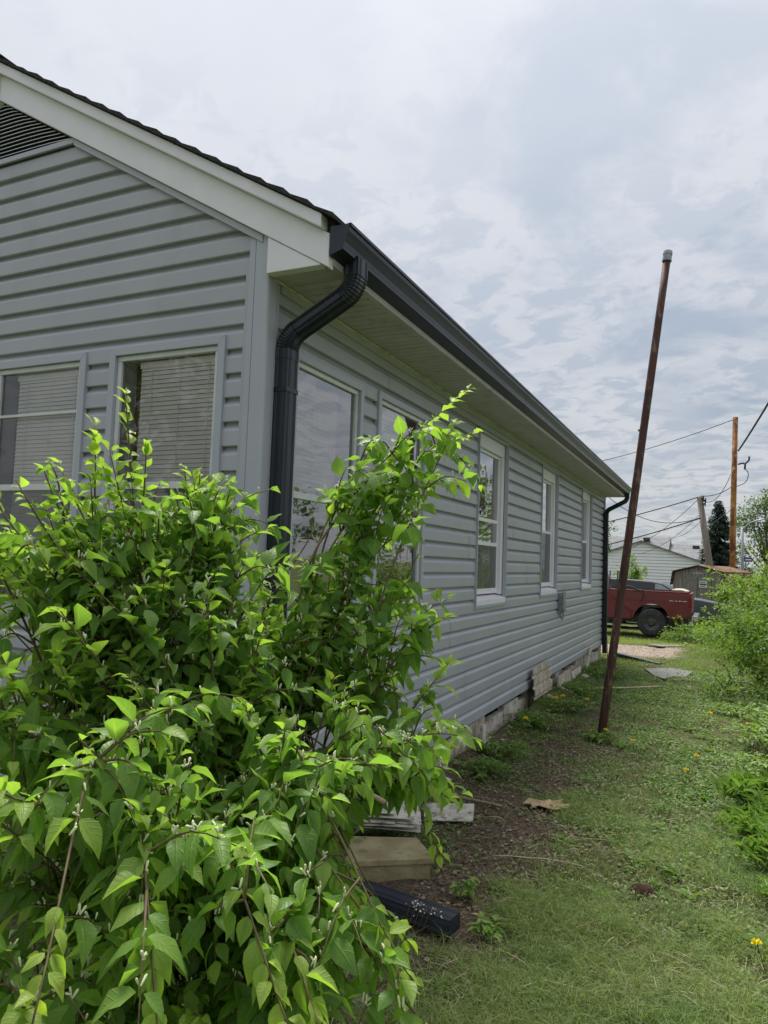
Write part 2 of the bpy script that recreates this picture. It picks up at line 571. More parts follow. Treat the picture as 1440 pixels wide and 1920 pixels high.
def groundmat():
    m = bpy.data.materials.new('ground_soil')
    m.use_nodes = True
    t = m.node_tree
    b = t.nodes['Principled BSDF']
    b.inputs['Roughness'].default_value = .95
    b.inputs['Specular IOR Level'].default_value = .15
    at = N(t, 'ShaderNodeAttribute', _attribute_name='tint')
    at2 = N(t, 'ShaderNodeAttribute', _attribute_name='pale')
    geo = N(t, 'ShaderNodeNewGeometry')

    def nz(s, d=6.0):
        n = N(t, 'ShaderNodeTexNoise', Scale=s, Detail=d, Roughness=.65)
        t.links.new(geo.outputs['Position'], n.inputs['Vector'])
        return n.outputs[0]
    soil = mixc(t, ramp(t, nz(38.0), .38, .62), (.075, .055, .038), (.16, .12, .082))
    soil = mixc(t, ramp(t, nz(120.0), .56, .66), soil, (.30, .24, .17))
    palec = mixc(t, ramp(t, nz(5.0), .4, .6), (.37, .305, .25), (.27, .22, .18))
    palec = mixc(t, ramp(t, nz(30.0), .5, .66), palec, (.20, .15, .11))
    soil = mixc(t, at2.outputs['Fac'], soil, palec)
    grassc = mixc(t, ramp(t, nz(26.0), .36, .64), (.045, .055, .02), (.11, .115, .05))
    grassc = mixc(t, ramp(t, nz(90.0), .55, .7), grassc, (.22, .19, .11))
    grassc = mixc(t, math_(t, 'MULTIPLY', ramp(t, nz(.9), .4, .6), .5), grassc, (.11, .18, .035))
    t.links.new(mixc(t, at.outputs['Fac'], grassc, soil), b.inputs['Base Color'])
    bp = N(t, 'ShaderNodeBump', Strength=.9, Distance=.02)
    t.links.new(math_(t, 'ADD', nz(55.0), math_(t, 'MULTIPLY', nz(160.0), .5)), bp.inputs['Height'])
    t.links.new(bp.outputs[0], b.inputs['Normal'])
    return m


g = mb.build('ground', groundmat(), smooth=True, attr=True, kind='structure')
pa = g.data.attributes.new('pale', 'FLOAT', 'POINT')
pa.data.foreach_set('value', farsoil(X, Y).ravel().astype(np.float32))

# ------------------------------------------------------------------ house
C = .1143
ZB = .24
ZS = 2.845          # soffit underside
YF = 10.62          # far end of the long wall
XP = -1.885         # ridge
XL = 2 * XP         # left wall
SL = .587
house = thing('house', 'grey vinyl sided single storey house with white gable trim and black gutter', 'house', (0, 0, 0))


def rake_z(x):      # underside of the rake board
    return 3.034 - SL * (x + .017)


PROF = [(0, -.027), (.0105, -.0265), (.014, -.0248), (.037, -.003), (.041, -.0008), (.046, 0), (C - .003, 0), (C, -.0015), (C + .002, -.005), (C, -.0275)]
side_open = [(.245, 1.0, 1.235, 2.575), (1.2, 2.0, 1.235, 2.595), (3.2, 4.135, 1.19, 2.735), (5.615, 6.525, 1.215, 2.75), (8.285, 9.195, 1.235, 2.755)]
gab_open = [(-.935, -.214, 1.235, 2.592), (-1.83, -1.10, 1.235, 2.594)]


def cuts(z0, z1, lo, hi, openings):
    seg = [(lo, hi)]
    for a, b, c, d in openings:
        if z1 > c + .012 and z0 < d - .012:
            out = []
            for s, e in seg:
                if b <= s or a >= e:
                    out.append((s, e))
                else:
                    if a > s:
                        out.append((s, a))
                    if b < e:
                        out.append((b, e))
            seg = out
    return [s for s in seg if s[1] - s[0] > .02]


def clipped(z1, c, d):
    """profiles of the strips left above and below an opening that ends inside the course"""
    out = []
    P = [(o, z1 - t) for t, o in PROF]
    for lo, hi in ((d - .004, 9), (-9, c + .004)):
        if (lo > 0 and z1 - C + .004 < lo < z1 - .012) or (hi < 8 and z1 - C + .012 < hi < z1 - .004):
            q = []
            for (o0, z0), (o1, z1_) in zip(P[:-1], P[1:]):
                for o, z in ((o0, z0), (o1, z1_)):
                    zz = min(max(z, lo), hi)
                    oo = o if z == zz or abs(z1_ - z0) < 1e-6 else o0 + (o1 - o0) * (zz - z0) / (z1_ - z0)
                    if min(z0, z1_) < hi and max(z0, z1_) > lo and (not q or abs(q[-1][1] - zz) + abs(q[-1][0] - oo) > 1e-5):
                        q.append((oo, zz))
            if len(q) > 1:
                out.append(q)
    return out


SEAM = (1.35, 3.02, .75, 2.62, 3.45)
for i in range(23):
    z1 = ZB + (i + 1) * C
    for s, e in cuts(z1 - C, z1, .085, YF - .09, side_open):
        w = random.uniform(-.0012, .0012)
        seams = [q for q in (SEAM[(i // 2) % 5], SEAM[(i // 2) % 5] + 3.66, SEAM[(i // 2) % 5] + 7.32) if s + .15 < q < e - .15]
        for k_, (p, q) in enumerate(zip([s] + seams, seams + [e])):
            prof = [(o + w + .0022 * (k_ % 2), 0, z1 - t) for t, o in PROF if z1 - t < ZS + .02]
            MB().sheet(prof, (0, p, 0), (0, q + (.025 if q != e and k_ % 2 == 1 else 0) , 0)).build('siding_board', M['siding'], house)
    for a, b, c, d in side_open:
        for q in clipped(z1, c, d):
            MB().sheet([(o, 0, z) for o, z in q], (0, a, 0), (0, b, 0)).build('siding_board', M['siding'], house)
for i in range(36):
    z1 = ZB + (i + 1) * C
    xe = lambda z: min(-.085, -.017 - (z - 3.034) / SL + .03)
    if xe(z1) < XP + .05:
        break
    if z1 - C > 3.73:
        break
    hi0 = -.085
    for s, e in cuts(z1 - C, z1, XL + .085, hi0, gab_open):
        mbb = MB()
        v, n = [], len(PROF)
        w = random.uniform(-.0012, .0012)
        for side in (0, 1):
            for t, o in PROF:
                z = z1 - t
                xr = xe(z)
                xl = 2 * XP - xr
                x = (max(s, xl) if side == 0 else min(e, xr))
                v.append((x, -(o + w), z))
        mbb.add(v, [(k, k + n, k + n + 1, k + 1) for k in range(n - 1)]).build('siding_board', M['siding'], house)

for i in range(24):
    z1 = ZB + (i + 1) * C
    for a, b, c, d in gab_open:
        for q in clipped(z1, c, d):
            MB().sheet([(0, -o, z) for o, z in q], (a, 0, 0), (b, 0, 0)).build('siding_board', M['siding'], house)

# sheathing behind the boards, with the window openings left out


def wall_rects(lo, hi, z0, z1, openings):
    xs = sorted({lo, hi, *[o[0] + .02 for o in openings], *[o[1] - .02 for o in openings]})
    out = []
    for a, b in zip(xs[:-1], xs[1:]):
        cov = [(o[2] + .02, o[3] - .02) for o in openings if o[0] + .02 <= a + 1e-6 and o[1] - .02 >= b - 1e-6]
        if cov:
            c, d = cov[0]
            out += [(a, b, z0, c), (a, b, d, z1)]
        else:
            out.append((a, b, z0, z1))
    return out


mb = MB()
for a, b, c, d in wall_rects(.0, YF, ZB + .002, ZS + .1, side_open):
    mb.box((-.12, a, c), (-.029, b, d))
for a, b, c, d in wall_rects(XL, -.121, ZB + .002, 2.95, gab_open):
    mb.box((a, .029, c), (b, .12, d))
mb.prism([(XL, .028, 2.951), (0, .028, 2.951), (XP, .028, 2.951 - SL * XP)], (0, .09, 0))
mb.box((XL - .0, YF - .12, ZB), (-.121, YF - .0, 2.95))
mb.prism([(XL, YF - .1, 2.951), (0, YF - .1, 2.951), (XP, YF - .1, 2.951 - SL * XP)], (0, .09, 0))
mb.box((XL, .121, ZB), (XL + .12, YF - .121, 2.95))
mb.build('wall', M['siding'], house)
mb = MB()
mb.box((XL + .13, .13, ZB + .05), (-.13, YF - .13, ZB + .12))
mb.box((XL + .13, .13, 2.86), (-.13, YF - .13, 2.9))
mb.box((-1.9, .14, ZB + .13), (-1.82, YF - .14, 2.85))
for yy in (2.6, 4.9, 7.4):
    mb.box((-1.81, yy, ZB + .13), (-.14, yy + .08, 2.85))
mb.build('inner_wall', M['room'], house)

# corner posts


def corner_post(y0, sgn, xs=1):
    m = MB()
    # profile in plan, swept up
    f = [(-.097, .0), (-.097, -.010 * 1), (-.064, -.012), (-.062, -.006), (-.059, -.006), (-.057, -.017), (.004, -.018), (.014, -.014),
         (.018, -.004), (.017, .057), (.006, .059), (.006, .062), (.016, .066), (.012, .072), (.012, .088), (.001, .09)]
    pr = [(x, y0 + sgn * y, 0) for x, y in f]
    m.sheet(pr, (0, 0, ZB - .01), (0, 0, ZS + .19 if sgn > 0 else ZS))
    return m.build('corner_post', M['post'], house)


corner_post(0.0, 1)
corner_post(YF, -1)
# frieze trim under the soffit
MB().box((-.004, .10, ZS - .045), (.016, YF - .1, ZS - .001)).build('frieze_trim', M['post'], house)
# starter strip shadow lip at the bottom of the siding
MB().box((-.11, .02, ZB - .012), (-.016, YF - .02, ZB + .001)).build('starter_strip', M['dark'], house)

# soffit boards
n = int(YF / .135)
sm = None
for k in range(n + 1):
    y = .012 + k * .135
    if sm is None:
        m = MB()
        w = .133
        m.sheet([(.006, 0, .014), (.006, .004, .001), (.006, .010, 0), (.006, .060, 0), (.006, .064, .006), (.006, .070, .006), (.006, .074, 0), (.006, w - .006, 0), (.006, w, .014)],
                (0, 0, 0), (.335, 0, 0))
        sm = m.mesh('soffit_board', M['soffit'])
    o = link('soffit_board', sm, house)
    o.location = (0, y, ZS - .001 + random.uniform(-.001, .001))
    o.matrix_parent_inverse = Matrix.Identity(4)
# J trim along the inner edge, fascia
MB().box((.0165, .03, ZS - .012), (.03, YF, ZS - .005)).build('soffit_trim', M['whitedirty'], house)
m = MB()
m.box((.338, -.012, ZS - .003), (.352, YF + .02, 3.0))
m.box((.322, -.012, ZS - .006), (.352, YF + .02, ZS - .0032))
m.build('fascia', M['soffit'], house)

# rake boards, both slopes
for sg in (1, -1):
    X_ = (lambda x: x) if sg == 1 else (lambda x: 2 * XP - x)

    def P3(x, z, y):
        return (X_(x), y, z)
    xr = .345

    def strip(x0, x1, off0, off1, y, d, name, m_):
        poly = [P3(x0, rake_z(x0) + off0, y), P3(x1, rake_z(x1) + off0, y), P3(x1, rake_z(x1) + off1, y), P3(x0, rake_z(x0) + off1, y)]
        if sg == -1:
            poly = poly[::-1]
        o = MB().prism(poly, (0, d, 0)).build(name, m_, house)
        return bevel(o, .003)
    strip(XP + .002, xr, 0, .150, -.046, .044, 'rake_board', M['white'])
    strip(XP + .002, xr - .022, .151, .212, -.085, .12, 'rake_moulding', M['white'])
    # rake J trim along the siding
    strip(-1.28, -.02, -.038, -.0015, -.024, .02, 'rake_trim', M['post'])
    # roof deck
    poly = [P3(XP, rake_z(XP) + .152, -.03), P3(.36, rake_z(.36) + .152, -.03), P3(.36, rake_z(.36) + .214, -.03), P3(XP, rake_z(XP) + .214, -.03)]
    MB().prism(poly if sg == 1 else poly[::-1], (0, YF + .1, 0)).build('roof_deck', M['shingle'], house)
    # shingle courses, each butting over the one below
    L = (.372 - XP)
    nC = 18
    for k in range(nC):
        xb = .385 - k * L / nC
        xt = xb - L / nC - .05
        lift = random.uniform(0, .005)
        e0 = -.104 + random.uniform(-.006, .006)
        poly = [P3(xt, rake_z(xt) + .2155, e0), P3(xb, rake_z(xb) + .2175, e0), P3(xb, rake_z(xb) + .237 + lift, e0), P3(xt, rake_z(xt) + .219, e0)]
        MB().prism(poly if sg == 1 else poly[::-1], (0, YF + .2, 0)).build('shingle_course', M['shingle'], house)
# rake peak joint cover
MB().box((XP - .008, -.0495, rake_z(XP) + .004), (XP + .008, -.0475, rake_z(XP) + .15)).build('rake_joint', M['white'], house)

# boxed eave return (white triangle)
m = MB()
poly = [(.020, -.040, ZS - .004), (.302, -.040, ZS - .005), (.302, -.040, rake_z(.302) - .001), (.020, -.040, rake_z(.020) - .002)]
m.prism(poly, (0, .050, 0))
bevel(m.build('eave_return', M['white'], house), .003)

# gable vent
vent_b = 3.775
m = MB()
xr = -1.285
m.box((2 * XP - xr, -.020, vent_b - .02), (xr, -.006, vent_b + .008))
vent = m.build('gable_vent', M['post'], house)
m = MB()
zt = rake_z(XP) + .02
m.add([(2 * XP - xr - .05, .015, vent_b), (xr + .05, .015, vent_b), (XP, .015, zt)], [(0, 1, 2)])
m.build('vent_backing', M['dark'], vent)
k = 0
z = vent_b + .02
while z < zt - .05:
    xe = -.017 - (z - 3.034) / SL
    bow = .010
    pts0 = []
    xs = np.linspace(2 * XP - xe, xe, 9)
    v = []
    for x in xs:
        f = abs(x - XP) / (xe - XP)
        drop = .012 * f ** 4
        v += [(x, -.020, z - drop), (x, -.002, z + .012 - drop), (x, -.002, z + .0145 - drop), (x, -.020, z + .0035 - drop)]
    fs = []
    for i in range(8):
        for j in range(4):
            a, b = i * 4 + j, i * 4 + (j + 1) % 4
            fs.append((a, b, b + 4, a + 4))
    MB().add(v, fs).build('vent_slat', M['alu'], vent)
    z += .0235

# gutter (K profile) with end caps
G = [(.3525, 2.995), (.3525, 2.868), (.418, 2.889), (.4195, 2.902), (.420, 2.9025), (.424, 2.922), (.434, 2.947), (.4425, 2.966), (.4445, 2.984), (.452, 2.986), (.452, 2.999), (.436, 3.0), (.436, 2.993)]
m = MB()
m.sheet([(x, 0, z) for x, z in G], (0, -.05, 0), (0, YF + .05, 0))
inn = [(x - (.003 if x > .36 else -.003), z + .003) for x, z in G[:9]]
m.sheet([(x, 0, z) for x, z in inn[::-1]], (0, -.05, 0), (0, YF + .05, 0))
gut = m.build('gutter', M['gutter'], house)
for yy in (-.0535, YF + .05):
    MB().prism([(x, yy, z) for x, z in (G[:9] + [(.450, 2.996), (.3525, 2.997)])[::-1]], (0, .0035, 0)).build('end_cap', M['gutter'], gut)
for yy in (3.1, 6.6):
    MB().sheet([(x + (.0012 if x > .4 else 0), 0, z - (.0012 if z < 2.9 else 0)) for x, z in G[1:11]], (0, yy, 0), (0, yy + .045, 0)).build('gutter_seam', M['gutter'], gut)
m = MB()
for yy in np.arange(.5, YF, .6):
    m.box((.354, yy, 2.985), (.44, yy + .02, 2.989))
m.build('gutter_hanger', M['galv'], gut)


# downspouts
def ribbed(wx, wy):
    """cross-section, x depth by y width, with ribs along the faces"""
    hx, hy, d = wx / 2, wy / 2, .0035
    out = []

    def face(p, q, nrm, n):
        p, q, nrm = map(np.array, (p, q, nrm))
        L = np.linalg.norm(q - p)
        pat = [(.10, 0), (.16, -d), (.22, 0), (.28, -d), (.34, 0), (.66, 0), (.72, -d), (.78, 0), (.84, -d), (.90, 0)]
        out.append(tuple(p * .96 + q * .04))
        for t, o in pat:
            out.append(tuple(p + (q - p) * t + nrm * o))
        out.append(tuple(p * .04 + q * .96))
    face((-hx, -hy), (hx, -hy), (0, -1), 3)
    face((hx, -hy), (hx, hy), (1, 0), 3)
    face((hx, hy), (-hx, hy), (0, 1), 3)
    face((-hx, hy), (-hx, -hy), (-1, 0), 3)
    return np.array(out)


def sweep(sec, path, yc, scale=None):
    """sweep a section (n, in-plane normal / y) along an xz path"""
    path = np.array(path, float)
    T = np.gradient(path, axis=0)
    T /= np.linalg.norm(T, axis=1)[:, None]
    m = MB()
    vs = []
    for i, (p, t) in enumerate(zip(path, T)):
        nx_, nz_ = -t[1], t[0]
        s = 1 if scale is None else scale[i]
        a = sec * s
        vs.append(np.stack([p[0] + a[:, 0] * nx_, yc + a[:, 1], p[1] + a[:, 0] * nz_], 1))
    k = len(sec)
    f = []
    for i in range(len(path) - 1):
        for j in range(k):
            q = (j + 1) % k
            f.append((i * k + j, i * k + q, (i + 1) * k + q, (i + 1) * k + j))
    f.append(list(range(k - 1, -1, -1)))
    f.append([(len(path) - 1) * k + j for j in range(k)])
    m.add(np.vstack(vs), f)
    return m


def arc(p0, d0, d1, r, n):
    """arc path from p0 turning from direction d0 to d1 with radius r"""
    a0, a1 = math.atan2(d0[1], d0[0]), math.atan2(d1[1], d1[0])
    da = (a1 - a0 + math.pi) % (2 * math.pi) - math.pi
    s = 1 if da > 0 else -1
    cx, cz = p0[0] - s * r * math.sin(a0), p0[1] + s * r * math.cos(a0)
    return [(cx + s * r * math.sin(a0 + da * t), cz - s * r * math.cos(a0 + da * t)) for t in np.linspace(0, 1, n)]


def downspout(yc, wx, wy, zbot, label=None):
    sec = ribbed(wx, wy)
    x1 = .014 + wx / 2
    dn = (0, -1)
    dia = (-.885, -.466)
    r = .105
    st = (.395, 2.905)
    p = [st, (st[0], 2.835)]
    e1 = arc((st[0], 2.835), dn, dia, r, 19)
    # solve straight length so that the lower bend ends on x1
    l2 = arc((0, 0), dia, dn, r, 19)
    dx = l2[-1][0]
    L_ = (e1[-1][0] + dx - x1) / .885
    s2 = (e1[-1][0] + dia[0] * L_, e1[-1][1] + dia[1] * L_)
    e2 = arc(s2, dia, dn, r, 19)
    o = sweep(sec, [(x1, e2[-1][1] + .0), (x1, (e2[-1][1] + zbot) / 2), (x1, zbot)], yc).build('downspout', M['gutter'], house)
    if label:
        o['label'] = label
    big = sec * 1.04
    crimp = lambda n: [1.0 - .075 * (i % 2) for i in range(n)]
    bigs = sweep(big, p + e1[1:], yc, [1, 1] + crimp(18)).build('elbow', M['gutter'], o)
    mid = [e1[-1], (e1[-1][0] + dia[0] * L_ / 2, e1[-1][1] + dia[1] * L_ / 2), s2]
    sweep(sec * 1.0, mid, yc).build('offset_pipe', M['gutter'], o)
    lo = [(e2[-1][0], e2[-1][1] - .02), (e2[-1][0], e2[-1][1] - .045)]
    sweep(big * 1.015, e2 + lo, yc, crimp(19) + [1, 1]).build('elbow', M['gutter'], o)
    zs = e2[-1][1] - .20
    MB().box((x1 - wx / 2 - .012, yc - wy / 2 - .003, zs), (x1 + wx / 2 + .003, yc + wy / 2 + .003, zs + .022)).build('strap', M['gutter'], o)
    return o


downspout(.118, .068, .094, .12)
downspout(10.50, .068, .094, .10)


# windows --------------------------------------------------------------
def to_side(u, o, z):
    return (o, u, z)


def to_gab(u, o, z):
    return (u, -o, z)


def wbox(m, T, u0, u1, o0, o1, z0, z1):
    a, b = T(u0, o0, z0), T(u1, o1, z1)
    m.box(np.minimum(a, b), np.maximum(a, b))


def mitre(T, u0, u1, z0, z1, w, o0, o1, name, m_, par):
    """picture frame of four mitred prisms"""
    sides = [((u0, z0), (u1, z0), (u1 - w, z0 + w), (u0 + w, z0 + w)), ((u1, z0), (u1, z1), (u1 - w, z1 - w), (u1 - w, z0 + w)),
             ((u1, z1), (u0, z1), (u0 + w, z1 - w), (u1 - w, z1 - w)), ((u0, z1), (u0, z0), (u0 + w, z0 + w), (u0 + w, z1 - w))]
    m = MB()
    for s in sides:
        pa_ = np.array([T(u, o1, z) for u, z in s])
        d = np.array(T(0, o0, 0)) - np.array(T(0, o1, 0))
        m.prism(pa_ if T is to_gab else pa_, d)
    o = m.build(name, m_, par)
    return bevel(o, .0015, 1)


def blind(T, u0, u1, z0, z1, o, mname, par, pitch=.0225):
    m = MB()
    z = z0
    while z < z1:
        a = [T(u0, o + .003, z), T(u1, o + .003, z), T(u1, o - .0025, z + .0215), T(u0, o - .0025, z + .0215)]
        m.add(a, [(0, 1, 2, 3)])
        z += pitch
    for f in (.15, .5, .85):
        u = u0 + (u1 - u0) * f
        wbox(m, T, u - .0015, u + .0015, o + .010, o + .012, z0, z1)
    wbox(m, T, u0, u1, o - .012, o + .012, z1, z1 + .03)
    wbox(m, T, u0, u1, o - .012, o + .012, z0 - .014, z0 - .004)
    ob = m.build('blind', M[mname], par)
    ob['kind'] = 'stuff'
    return ob


def storm_window(T, u0, u1, z0, z1, rail, upper_rail=None):
    """grey picture-frame trim, aluminium storm frame, two panes with a screen on the lower one"""
    w = .040
    W = mitre(T, u0, u1, z0, z1, w, -.02, .012, 'window', M['post'], house)
    a, b, c, d = u0 + w + .001, u1 - w - .001, z0 + w + .001, z1 - w - .001
    m = MB()
    fr = .026
    wbox(m, T, a, b, -.035, -.006, d - fr, d)
    wbox(m, T, a, b, -.035, -.006, c, c + fr + .01)
    wbox(m, T, a, a + fr, -.035, -.007, c + fr + .011, d - fr - .001)
    wbox(m, T, b - fr, b, -.035, -.007, c + fr + .011, d - fr - .001)
    bevel(m.build('sash_frame', M['alu'], W), .002, 1)
    for zr, hw in ((rail, .017), (upper_rail, .008)):
        if zr:
            m = MB()
            wbox(m, T, a + fr + .001, b - fr - .001, -.034, -.010, zr - hw, zr + hw)
            bevel(m.build('meeting_rail', M['alu'], W), .002, 1)
    m = MB()
    for z_0, z_1 in ((rail + .018, d - fr), (c + fr + .01, rail - .016)):
        m.add([T(a + fr, -.022, z_0), T(b - fr, -.022, z_0), T(b - fr, -.022, z_1), T(a + fr, -.022, z_1)], [(0, 1, 2, 3)])
    m.build('pane', M['glass'] if T is to_gab else M['glass3'], W)
    m = MB()
    m.add([T(a + fr, -.030, c + fr), T(b - fr, -.030, c + fr), T(b - fr, -.030, rail - .016), T(a + fr, -.030, rail - .016)], [(0, 1, 2, 3)])
    m.build('insect_screen', M['screen'], W)
    # jamb of the opening
    m = MB()
    o0, o1 = -.16, -.036
    wbox(m, T, a - .01, a + .012, o0, o1, c, d)
    wbox(m, T, b - .012, b + .01, o0, o1, c, d)
    wbox(m, T, a + .013, b - .013, o0, o1, d - .012, d)
    wbox(m, T, a + .013, b - .013, o0, o1, c, c + .012)
    m.build('jamb', M['white'], W)
    return W, a, b, c, d


for u0, u1, ur in ((-.935, -.214, None), (-1.83, -1.10, 2.288)):
    W, a, b, c, d = storm_window(to_gab, u0, u1, 1.235, 2.592, 1.893, ur)
    blind(to_gab, a + .115, b - .015, c + .03, d - .06, -.058, 'blind', W)
    m = MB()
    xs = np.linspace(a + .014, a + .15, 14)
    v = []
    for i, x in enumerate(xs):
        v += [(x, .125 + .012 * math.sin(i * 1.9), c + .02), (x, .125 + .012 * math.sin(i * 1.9 + .3), d - .02)]
    m.add(v, [(2 * i, 2 * i + 2, 2 * i + 3, 2 * i + 1) for i in range(13)])
    m.build('curtain', M['brownroom'], W, smooth=True)
for (u0, u1, zt_) in ((.245, 1.0, 2.575), (1.2, 2.0, 2.595)):
    W, a, b, c, d = storm_window(to_side, u0, u1, 1.235, zt_, 1.875 if u0 < 1 else 1.69)
    blind(to_side, a + .02, b - .16 if u0 < 1 else b - .2, c + .03, d - .1, -.058, 'blind', W)
    m = MB()
    xs = np.linspace(b - .26, b - .014, 22)
    v = []
    for i, x in enumerate(xs):
        v += [(-.125 + .010 * math.sin(i * 1.7), x, c + .02), (-.125 + .010 * math.sin(i * 1.7 + .4), x, d - .02)]
    m.add(v, [(2 * i, 2 * i + 2, 2 * i + 3, 2 * i + 1) for i in range(21)])
    m.build('curtain', M['curtain'], W, smooth=True)


def cased_window(u0, u1, z0, z1, rail, low):
    """old double-hung window in white wooden casing with a sill, on the long wall"""
    T = to_side
    Wm = MB()
    # thin grey J channel round the casing
    for (p, q, r_, s) in ((u0, u0 + .014, z0, z1), (u1 - .014, u1, z0, z1)):
        wbox(Wm, T, p, q, -.02, .016, r_, s)
    wbox(Wm, T, u0 + .0145, u1 - .0145, -.02, .014, z1 - .014, z1)
    wbox(Wm, T, u0 + .0145, u1 - .0145, -.02, .014, z0, z0 + .02)
    W = Wm.build('window', M['post'], house)
    a, b = u0 + .015, u1 - .015
    m = MB()
    wbox(m, T, a, b, -.06, -.024, z1 - .135, z1 - .015)
    wbox(m, T, a, a + .075, -.06, -.024, z0 + .10, z1 - .136)
    wbox(m, T, b - .075, b, -.06, -.024, z0 + .10, z1 - .136)
    bevel(m.build('casing', M['white'], W), .003, 1)
    m = MB()
    m.prism([(-.08, a, z0 + .10), (.014, a, z0 + .07), (.014, a, z0 + .021), (-.08, a, z0 + .021)], (0, b - a, 0))
    bevel(m.build('sill', M['white'], W), .003, 1)
    ga, gb, gc, gd = a + .076, b - .076, z0 + .11, z1 - .137
    m = MB()
    f = .028
    wbox(m, T, ga, gb, -.075, -.05, gd - f, gd)
    wbox(m, T, ga, ga + f, -.075, -.051, gc + .05, gd - f - .001)
    wbox(m, T, gb - f, gb, -.075, -.051, gc + .05, gd - f - .001)
    wbox(m, T, ga, gb, -.075, -.05, gc, gc + .049)
    bevel(m.build('sash_frame', M['white'], W), .003, 1)
    for zr in (rail, low):
        if zr:
            m = MB()
            wbox(m, T, ga + f + .001, gb - f - .001, -.074, -.053, zr - .016, zr + .016)
            m.build('meeting_rail', M['white'], W)
    m = MB()
    m.add([T(ga + f, -.064, gc + .045), T(gb - f, -.064, gc + .045), T(gb - f, -.064, gd - f), T(ga + f, -.064, gd - f)], [(0, 1, 2, 3)])
    m.build('pane', M['glass2'], W)
    zz = low if low else rail
    m = MB()
    m.add([T(ga + f, -.058, gc + .045), T(gb - f, -.058, gc + .045), T(gb - f, -.058, zz - .013), T(ga + f, -.058, zz - .013)], [(0, 1, 2, 3)])
    m.build('insect_screen', M['screen'], W)
    m = MB()
    wbox(m, T, ga, gb, -.13, -.126, gc, zz)
    m.build('shade', M['greyblind'], W)
    m = MB()
    wbox(m, T, ga, gb, -.132, -.1305, zz, gd)
    m.build('curtain', M['curtain'], W)  # pale sheet added to brighten the upper pane like reflected sky
    for (p, q) in ((ga - .002, ga + .002), (gb - .002, gb + .002)):
        m = MB()
        wbox(m, T, p, q, -.14, -.03, gc, gd)
        m.build('jamb', M['white'], W)


cased_window(3.2, 4.135, 1.19, 2.735, 1.97, 1.755)
cased_window(5.615, 6.525, 1.215, 2.75, 1.985, None)
cased_window(8.285, 9.195, 1.235, 2.755, 1.975, None)

# foundation blocks
y = .03
fm = []
for k in range(3):
    m = MB()
    m.box((-.03, 0, 0), (0, 1, 1))
    fm.append(bevel_me := m.mesh('foundation_block', (M['block'], M['scrapw'], M['greyboard'])[k]))
y = .02
while y < YF - .05:
    w = min(random.choice((.2, .3, .4, .4, .55)), YF - .02 - y)
    o = link('foundation_block', random.choice((fm[0], fm[0], fm[1])), house)
    o.matrix_parent_inverse = Matrix.Identity(4)
    h = random.choice((ZB - .02, ZB - .02, .15, .18, .20))
    o.location = (-.028 + random.uniform(-.012, .01), y, -.06)
    o.scale = (2.2, w - .012, h + .06)
    bevel(o, .006, 1)
    y += w
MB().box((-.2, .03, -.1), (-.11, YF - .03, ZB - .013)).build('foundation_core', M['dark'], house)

rub = []
for k in range(4):
    m = MB()
    n_ = 7
    v = [(0, 0, .8)]
    for h_, rr in ((.55, .75), (.0, 1.0)):
        v += [(rr * (1 + .3 * math.sin(2.1 * i + k)) * math.cos(i * 6.283 / n_), rr * .7 * (1 + .25 * math.cos(1.7 * i + k * 2)) * math.sin(i * 6.283 / n_), h_ * (1 + .3 * math.sin(i + k))) for i in range(n_)]
    m.add(v, [(0, 1 + i, 1 + (i + 1) % n_) for i in range(n_)] + [(1 + i, 8 + i, 8 + (i + 1) % n_, 1 + (i + 1) % n_) for i in range(n_)])
    rub.append(m.mesh('rubble_stone', M['block']))
for k in range(14):
    o = link('rubble_stone', rub[k % 4])
    x, y = .05 + .16 * random.random() ** 2, 1.7 + 7.6 * random.random()
    sz = random.uniform(.025, .075)
    o.location = (x, y, float(gz(x, y)) - .015)
    o.scale = (sz, sz, sz * random.uniform(.7, 1.2))
    o.rotation_euler = (random.uniform(-.3, .3), random.uniform(-.3, .3), random.uniform(0, 6))
    tag(o, 'pale rubble stone lying at the foot of the long wall', 'stone', 'rubble stones along the wall foot')

# electrical box on the wall
t_ = thing('outlet_box', 'small grey electrical outlet box on the grey side wall below the middle white window', 'outlet box', (.02, 6.75, 1.02))
o = MB().box((.002, 6.66, .98), (.055, 6.80, 1.24)).build('box_body', M['galv'], t_)
bevel(o, .008)
o = MB().prism([(.056, 6.655, .99), (.085, 6.655, 1.01), (.075, 6.655, 1.25), (.056, 6.655, 1.255)], (0, .15, 0)).build('cover', M['galv'], t_)
bevel(o, .005)
m = MB()
m.tube([(.03, 6.70, .98), (.03, 6.70, .93), (.045, 6.73, .90), (.05, 6.77, .915), (.05, 6.77, .978)], .011, 8)
m.build('conduit', M['galv'], t_, smooth=True)
# gable side foundation
xx = -.05
while xx > XL + .1:
    w = random.choice((.3, .4, .4))
    o = link('foundation_block', fm[0], house)
    o.matrix_parent_inverse = Matrix.Identity(4)
    o.location = (xx - w + .012, .03, -.06)
    o.rotation_euler = (0, 0, -math.pi / 2)
    o.scale = (1.4, w - .012, ZB + .04)
    xx -= w


# ------------------------------------------------------------------ things lying round the house
def at_ground(x, y, dz=0):
    return (x, y, float(gz(x, y)) + dz)


